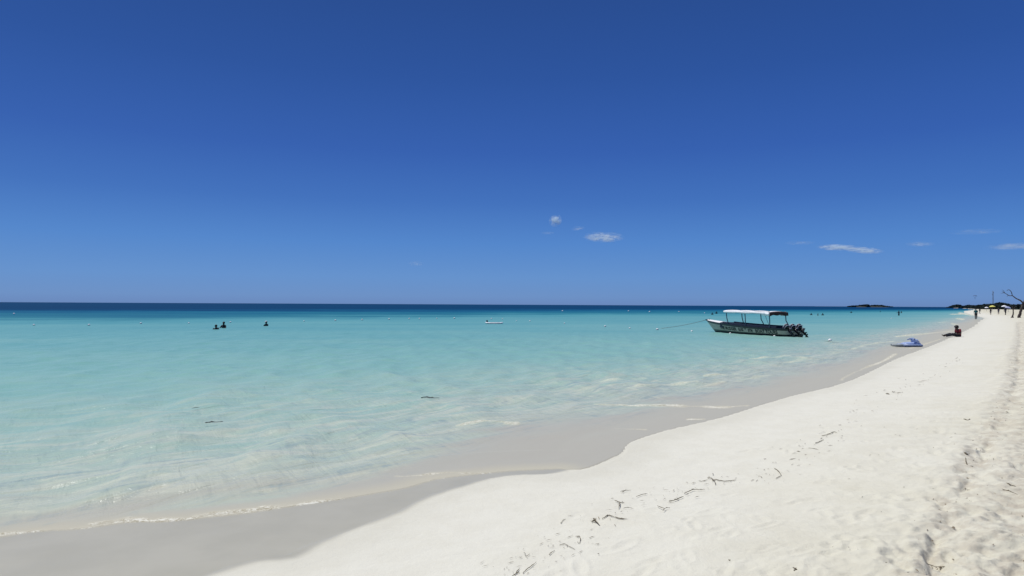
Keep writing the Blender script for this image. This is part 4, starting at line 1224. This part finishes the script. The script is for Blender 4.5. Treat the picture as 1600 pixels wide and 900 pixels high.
# radio mast behind the trees
tm = at_d(1551.5, 454.5, 900); base = Vector((tm.x, 900, 0.8))
mast = empty('radio_mast', base); tag(mast, 'tall thin radio mast rising above the wooded shore', 'mast')
hm = tm.z - base.z
for k in range(3):
    q = k * 2.094
    bm = bmesh.new()
    add_tube(bm, [(0.75 * math.cos(q), 0.75 * math.sin(q), 0), (0.6 * math.cos(q), 0.6 * math.sin(q), hm)], 0.12, 6)
    finish('mast_leg', bm, M['mast'], mast)
bm = bmesh.new()
for k in range(3):
    q = k * 2.094; q2 = q + 2.094
    for j in range(18):
        za, zb = hm * j / 18, hm * (j + 1) / 18
        add_tube(bm, [(0.68 * math.cos(q), 0.68 * math.sin(q), za), (0.68 * math.cos(q2), 0.68 * math.sin(q2), zb)], 0.06, 4)
tag(finish('lattice_bracing', bm, M['mast'], mast), kind='stuff')
for sx_, hz in ((0.7, .9), (-0.7, .8)):
    bm = bmesh.new(); add_ell(bm, (sx_, 0, hm * hz), (.5, .35, .8)); finish('antenna', bm, M['mast'], mast)
# parasail
pc = at_d(1523.5, 463.2, 900)
ps = empty('parasail', pc); tag(ps, 'tiny dark parasail hanging in the sky above the wooded shore', 'parasail')
bm = bmesh.new()
for k in range(7):
    q0 = R(30 + 120 * k / 7); q1 = R(30 + 120 * (k + 1) / 7)
    add_loft(bm, [[Vector((2.5 * math.cos(q) * 1.0, s_ * 1.1, 1.5 * math.sin(q) - 0.25 * s_ * s_ + bul)) for s_ in (-1, -.5, 0, .5, 1)] for q, bul in ((q0, 0), ((q0 + q1) / 2, .12), (q1, 0))])
cp = finish('canopy', bm, M['para'], ps); s_ = cp.modifiers.new('cloth_thickness', 'SOLIDIFY'); s_.thickness = 0.15
for q in (30, 70, 110, 150):
    bm = bmesh.new(); add_tube(bm, [(2.5 * math.cos(R(q)), 0, 1.5 * math.sin(R(q))), (0, 0, -2.6)], 0.05, 4)
    finish('suspension_line', bm, M['para'], ps)
bm = bmesh.new(); add_tube(bm, [(0, 0, -2.5), (0, 0, -3.0), (0.1, 0, -3.5)], [0.15, .25, .12], 6); finish('harness', bm, M['para'], ps)

# ------------------------------------------------------------------ seaweed and sticks
def strand(px_paths, wpx, label, cat='seaweed', name='seaweed_strand', mat=None, water=False, lift=0.35):
    first = px_paths[0][0]
    base = (at(*first) if water else on_sand(*first))
    bm = bmesh.new()
    for path in px_paths:
        pts = []
        for px, py in resample([(float(x_), float(y_)) for x_, y_ in path], 4):
            p = at(px, py, 0.085) if water else on_sand(px, py)
            pts.append(p)
        k = base.y / F
        n = len(pts)
        rad = []
        for i, p in enumerate(pts):
            t = i / max(1, n - 1)
            r_ = wpx * k * 0.31 * (0.35 + 0.65 * math.sin(math.pi * min(1, 0.15 + t * 0.85))) * random.uniform(.6, 1.35)
            rad.append(r_)
            p += Vector((random.uniform(-1, 1) * r_ * .7, random.uniform(-1, 1) * r_ * 1.4, r_ * lift + random.uniform(0, .8) * r_))
        add_tube(bm, [p - base for p in pts], rad, 6)
        for i in range(1, n - 1, 2):      # frayed side blades
            d = Vector((random.uniform(-1, 1), random.uniform(-1, 1), random.uniform(0, .5))).normalized() * rad[i] * random.uniform(2, 5)
            if not water: add_tube(bm, [pts[i] - base, pts[i] - base + d * .6, pts[i] - base + d], [rad[i] * .4, rad[i] * .3, rad[i] * .1], 4)
    o = finish(name, bm, mat or M['weed'])
    o.location = base
    tag(o, label, cat, 'seaweed scraps on the sand' if not water else 'sticks drifting in the shallows')
W = [
 ([[(927, 810), (931, 815), (937, 821)], [(925, 816), (930, 813)]], 3.2, 'darkest short clump of seaweed, left of the bent strand on the lower sand'),
 ([[(941, 811), (948, 806), (954, 806), (961, 808.5)], [(961, 808.5), (972, 811), (980, 811)], [(948, 806), (950, 804)]], 2.4, 'bent dark strand just right of the darkest seaweed clump'),
 ([[(1045, 783.5), (1053, 782), (1060, 779), (1068, 775.5)]], 2.4, 'dark strand forming the lower half of the long wavy line'),
 ([[(1069, 771), (1076, 768), (1084, 765), (1092, 765), (1101, 765)]], 2.0, 'long thin strand forming the upper half of the wavy line'),
 ([[(1105, 747), (1112, 748), (1118, 751)], [(1112, 748), (1117, 753), (1118, 757)], [(1117, 749), (1132, 752), (1150, 750)]], 1.8, 'three-armed strand with a long thin tail on the lower sand'),
 ([[(1092, 751), (1098, 752), (1106, 749)]], 1.4, 'short thin strand just left of the three-armed strand'),
 ([[(960, 782), (968, 785), (975, 785)], [(968, 785), (968, 790), (966, 795)]], 1.8, 'T-shaped scrap of seaweed above the bent dark strand'),
 ([[(975, 794), (982, 793), (990, 795)]], 1.3, 'faint thin scrap right of and below the T-shaped seaweed'),
 ([[(970, 768), (976, 766.5), (986, 766)], [(975, 768), (972, 769)]], 1.7, 'small arrow-like scrap above the T-shaped seaweed'),
 ([[(994, 776), (1002, 773), (1012, 771)]], 1.2, 'pale thin curved scrap between the arrow-like scrap and the wavy line'),
 ([[(1027, 790), (1033, 793), (1039, 795)], [(1036, 798), (1040, 794), (1047, 793.5)]], 1.5, 'Y-shaped scrap just below the lower half of the wavy line'),
 ([[(902, 840), (905, 838), (907, 843), (905, 849), (902, 846)], [(905, 838), (899, 838)]], 1.5, 'small looped scrap standing alone left of centre on the lower sand'),
 ([[(874, 852), (882, 850), (888, 853), (899, 859)]], 1.4, 'thin curved strand left of the small looped scrap'),
 ([[(858, 867), (862, 863), (867, 860)]], 1.9, 'short slanted dark scrap above the long strand at the bottom edge'),
 ([[(876, 818), (880, 813), (884, 811)]], 1.6, 'short slanted scrap left of the darkest clump, above the looped scrap'),
 ([[(817, 896), (824, 889), (831, 884), (838, 878)]], 2.2, 'long dark slanting strand at the bottom edge of the photo'),
 ([[(800, 900), (806, 896), (812, 888)], [(806, 896), (812, 894)]], 2.2, 'leftmost dark strand cut by the bottom edge of the photo'),
 ([[(820, 867), (823, 869), (828, 865)], [(821, 865), (818, 863)]], 1.4, 'small crooked scrap above the strands at the bottom edge'),
 ([[(1210, 732), (1215, 735), (1221, 743)], [(1221, 743), (1212, 748)]], 1.5, 'hook-shaped scrap alone in the middle of the sand'),
 ([[(1274, 693), (1281, 690), (1287, 687)]], 1.7, 'dark scrap at the left end of the broken line up the beach'),
 ([[(1284, 681), (1294, 679), (1302, 675), (1308, 676)]], 1.6, 'slanted scrap right of the dark one in the broken line up the beach'),
 ([[(1245, 705), (1251, 706)]], 1.5, 'small dash of seaweed just above the hook-shaped scrap'),
 ([[(1263, 700), (1272, 701), (1280, 703)]], 1.0, 'faint dash right of the small dash above the hook-shaped scrap'),
 ([[(1384, 615), (1390, 616)]], 2.2, 'left one of two dark dots of seaweed high up the beach'),
 ([[(1394, 612), (1399, 613)]], 2.0, 'right one of two dark dots of seaweed high up the beach'),
 ([[(934, 865.5), (936.5, 866)]], 2.2, 'tiny dark dot on the sand below the looped scrap'),
 ([[(1138, 875), (1141, 876)]], 2.6, 'dark crumb near the bottom edge in the middle of the sand'),
 ([[(1239, 887), (1244, 890), (1240, 892)]], 3.6, 'dark knot of seaweed near the bottom edge right of the dark crumb'),
 ([[(1330, 884), (1334, 887)]], 3.0, 'black pebble-like knot near the bottom edge left of the tyre rut'),
 ([[(1340, 858), (1346, 862), (1352, 861)]], 1.6, 'thin crooked scrap above the black knot near the rut'),
 ([[(1506, 655), (1512, 657)], [(1512, 657), (1516, 655)]], 1.8, 'dark scrap on the rut edge in the upper half of the sand'),
 ([[(1508, 709), (1511, 711)]], 4.0, 'darkest lump of seaweed on the edge of the rut'),
 ([[(1509, 716), (1510, 724), (1516, 729), (1526, 729)]], 2.2, 'curved dark strip standing for the shaded pit wall below the darkest lump on the rut edge'),  # dark strip laid where the pit wall lies in shade
 ([[(1573, 755), (1579, 758), (1587, 760)]], 2.4, 'upper dark strand near the right edge of the photo'),
 ([[(1567, 765), (1578, 768), (1590, 773)]], 2.2, 'lower dark strand near the right edge of the photo'),
 ([[(1448, 881), (1460, 885), (1472, 886), (1486, 884)]], 2.2, 'dark bent strand in the rut near the bottom right corner'),
]
for pth, w, lab in W: strand(pth, w, lab)
strand([[(320, 661), (327, 660.3), (335, 659.8), (349, 659)]], 2.6, 'dark stick drifting in the shallows on the left', 'stick', 'floating_stick', M['wood'], True, 0.5)
strand([[(658, 622), (665, 621), (675, 621.8), (687, 622)]], 2.4, 'dark stick drifting in the shallows near the middle of the photo', 'stick', 'floating_stick', M['wood'], True, 0.5)
strand([[(300, 638), (306, 637), (312, 636.6)]], 1.2, 'faint short stick drifting above the left dark stick', 'stick', 'floating_stick', M['wood'], True, 0.5)
# crumbs of dried weed nobody could count
wr = [(740, 915), (800, 895), (850, 865), (890, 845), (930, 815), (965, 790), (1000, 778), (1060, 774), (1110, 750), (1170, 745), (1215, 738), (1255, 702), (1300, 677), (1345, 640), (1392, 614), (1450, 588), (1500, 560)]
vs = []; fs = []
def crumb(px, py, s_):
    p = on_sand(px, py); k = p.y / F * s_
    th = random.gauss(0.75, 0.5); L_ = random.uniform(1, 7) * k; w_ = random.uniform(.25, .6) * k
    c, s2 = math.cos(th), math.sin(th); b0 = len(vs)
    for u, v, z in ((-1, 0, 0), (-.2, 1, .2), (1, .2, .1), (.1, -1, .3), (0, 0, 1.1)):
        vs.append((p.x + (u * c) * L_ - v * s2 * w_, p.y + (u * s2) * L_ + v * c * w_, p.z + 0.001 + z * w_ * 1.2))
    for q in ((0, 3, 4), (3, 2, 4), (2, 1, 4), (1, 0, 4)): fs.append(tuple(b0 + i for i in q))
for _ in range(280):
    t = random.random() * (len(wr) - 1); i = int(t); f_ = t - i
    x_ = wr[i][0] + (wr[i + 1][0] - wr[i][0]) * f_; y_ = wr[i][1] + (wr[i + 1][1] - wr[i][1]) * f_
    sp_ = 8 + 24 * (y_ - 540) / 360
    crumb(x_ + random.gauss(0, sp_ * 1.1), y_ + random.gauss(0, sp_ * .28), random.uniform(.5, 1.2))
for _ in range(50):
    x_ = random.uniform(1250, 1600); y_ = random.uniform(620, 905)
    crumb(x_, y_, random.uniform(.5, 1.0))
def crumb_w(p, s_):
    k = s_ * 0.006
    th = random.uniform(0.2, 1.8); L_ = random.uniform(1, 3.5) * k; w_ = random.uniform(.3, .8) * k
    c, s2 = math.cos(th), math.sin(th); b0 = len(vs); gzz = gz(p[0], p[1]) - 0.004
    for u, v, z in ((-1, 0, 0), (-.2, 1, .2), (1, .2, .1), (.1, -1, .3), (0, 0, 1.1)):
        vs.append((p[0] + (u * c) * L_ - v * s2 * w_, p[1] + (u * s2) * L_ + v * c * w_, gzz + 0.001 + z * w_ * 1.2))
    for q in ((0, 3, 4), (3, 2, 4), (2, 1, 4), (1, 0, 4)): fs.append(tuple(b0 + i for i in q))
for rut, wd, cnt in ((rut_a, 0.08, 420), (rut_b, 0.26, 260)):  # weed crumbs packed along the ruts to darken their shaded edge
    for _ in range(cnt):
        j = random.randrange(1, len(rut) - 1); t_ = random.random()
        crumb_w((rut[j][0] * (1 - t_) + rut[j + 1][0] * t_ + random.gauss(0, wd), rut[j][1] * (1 - t_) + rut[j + 1][1] * t_ + random.gauss(0, wd * 1.5)), random.uniform(.5, 1.5) * (1 + rut[j][1] / 25))
me = bpy.data.meshes.new('seaweed_crumbs'); me.from_pydata(vs, [], fs)
tag(link('seaweed_crumbs', me, M['crumb']), 'fine crumbs of dried seaweed strewn over the sand', None, None, 'stuff')

# ------------------------------------------------------------------ clouds
def cloud_mat(dens, sc, seed, thr=0.45):
    m, n, l = mat_new('cloud_wisp')
    out = n.new('ShaderNodeOutputMaterial'); v = n.new('ShaderNodeVolumePrincipled')
    v.inputs['Color'].default_value = (0.82, 0.94, 1, 1); v.inputs['Anisotropy'].default_value = 0.0
    tc = n.new('ShaderNodeTexCoord'); no = n.new('ShaderNodeTexNoise'); no.inputs['Scale'].default_value = sc; no.inputs['Detail'].default_value = 7; no.inputs['Roughness'].default_value = 0.68; no.inputs['Distortion'].default_value = 0.8
    mp = n.new('ShaderNodeMapping'); mp.inputs['Location'].default_value = (seed, seed * 2.3, 0)
    mp.inputs['Scale'].default_value = (1, 1, 0.8)
    l.new(tc.outputs['Object'], mp.inputs[0]); l.new(mp.outputs[0], no.inputs['Vector'])
    ln = n.new('ShaderNodeVectorMath'); ln.operation = 'LENGTH'; l.new(tc.outputs['Object'], ln.inputs[0])
    fall = n.new('ShaderNodeMapRange'); fall.interpolation_type = 'SMOOTHSTEP'
    for i, x in zip((1, 2, 3, 4), (0.0, 0.95, 1.0, 0.0)): fall.inputs[i].default_value = x
    l.new(ln.outputs['Value'], fall.inputs[0])
    nm = n.new('ShaderNodeMapRange'); nm.interpolation_type = 'SMOOTHSTEP'
    for i, x in zip((1, 2, 3, 4), (thr, thr + 0.25, 0.0, 1.0)): nm.inputs[i].default_value = x
    l.new(no.outputs['Fac'], nm.inputs[0])
    a_ = n.new('ShaderNodeMath'); a_.operation = 'MULTIPLY'; l.new(fall.outputs[0], a_.inputs[0]); l.new(nm.outputs[0], a_.inputs[1])
    b_ = n.new('ShaderNodeMath'); b_.operation = 'MULTIPLY'; b_.inputs[1].default_value = dens; l.new(a_.outputs[0], b_.inputs[0])
    l.new(b_.outputs[0], v.inputs['Density']); l.new(v.outputs[0], out.inputs['Volume'])
    return m
DC = 6000
for i, (px, py, w, h, dens, tilt, lab) in enumerate((
        (868, 344.5, 13, 11, 1.0, 0.5, 'small bright wisp, highest of the clouds'), (903, 357, 14, 4.5, 0.25, 0.1, 'faint short wisp right of and below the highest small cloud'),
        (856, 364, 14, 3, 0.18, 0.0, 'faintest short streak left of and below the highest small cloud'), (943, 370.5, 38, 10, 0.9, -0.02, 'feathery white cloud in the middle of the cluster of clouds'),
        (1308, 386.5, 36, 5.5, 1.3, -0.03, 'left part of the longest bright white streak of cloud'), (1350, 391, 34, 5.5, 1.3, -0.10, 'right tapering part of the longest bright white streak of cloud'),
        (1437, 381.5, 26, 5, 0.28, 0.0, 'faint streak right of the longest bright cloud'), (1585, 385, 50, 7, 0.4, 0.03, 'faint white streak cut by the right edge of the photo'),
        (1250, 379.5, 30, 4, 0.14, 0.0, 'very faint streak left of the longest bright cloud'), (1525, 362, 48, 5, 0.16, 0.0, 'very faint high streak near the right edge'),
        (650, 412, 16, 6, 0.10, 0.0, 'barely visible low wisp left of the middle of the sky'))):
    c = at_d(px, py, DC); k = DC / F
    bm = bmesh.new(); add_ell(bm, (0, 0, 0), (1, 1, 1), 24, 14)
    o = finish('cloud', bm, cloud_mat(dens / (w * k) * (17.0 if dens > 0.5 else 10.0), 2.4 if w < 20 else 3.0, 3.1 * i + 1.3, 0.46 if dens > 0.5 else 0.44))
    o.location = c; o.scale = (w * k, w * k * 0.8, h * k); o.rotation_euler = (0, -tilt, 0)
    tag(o, lab, 'cloud', 'thin wisps of cloud')
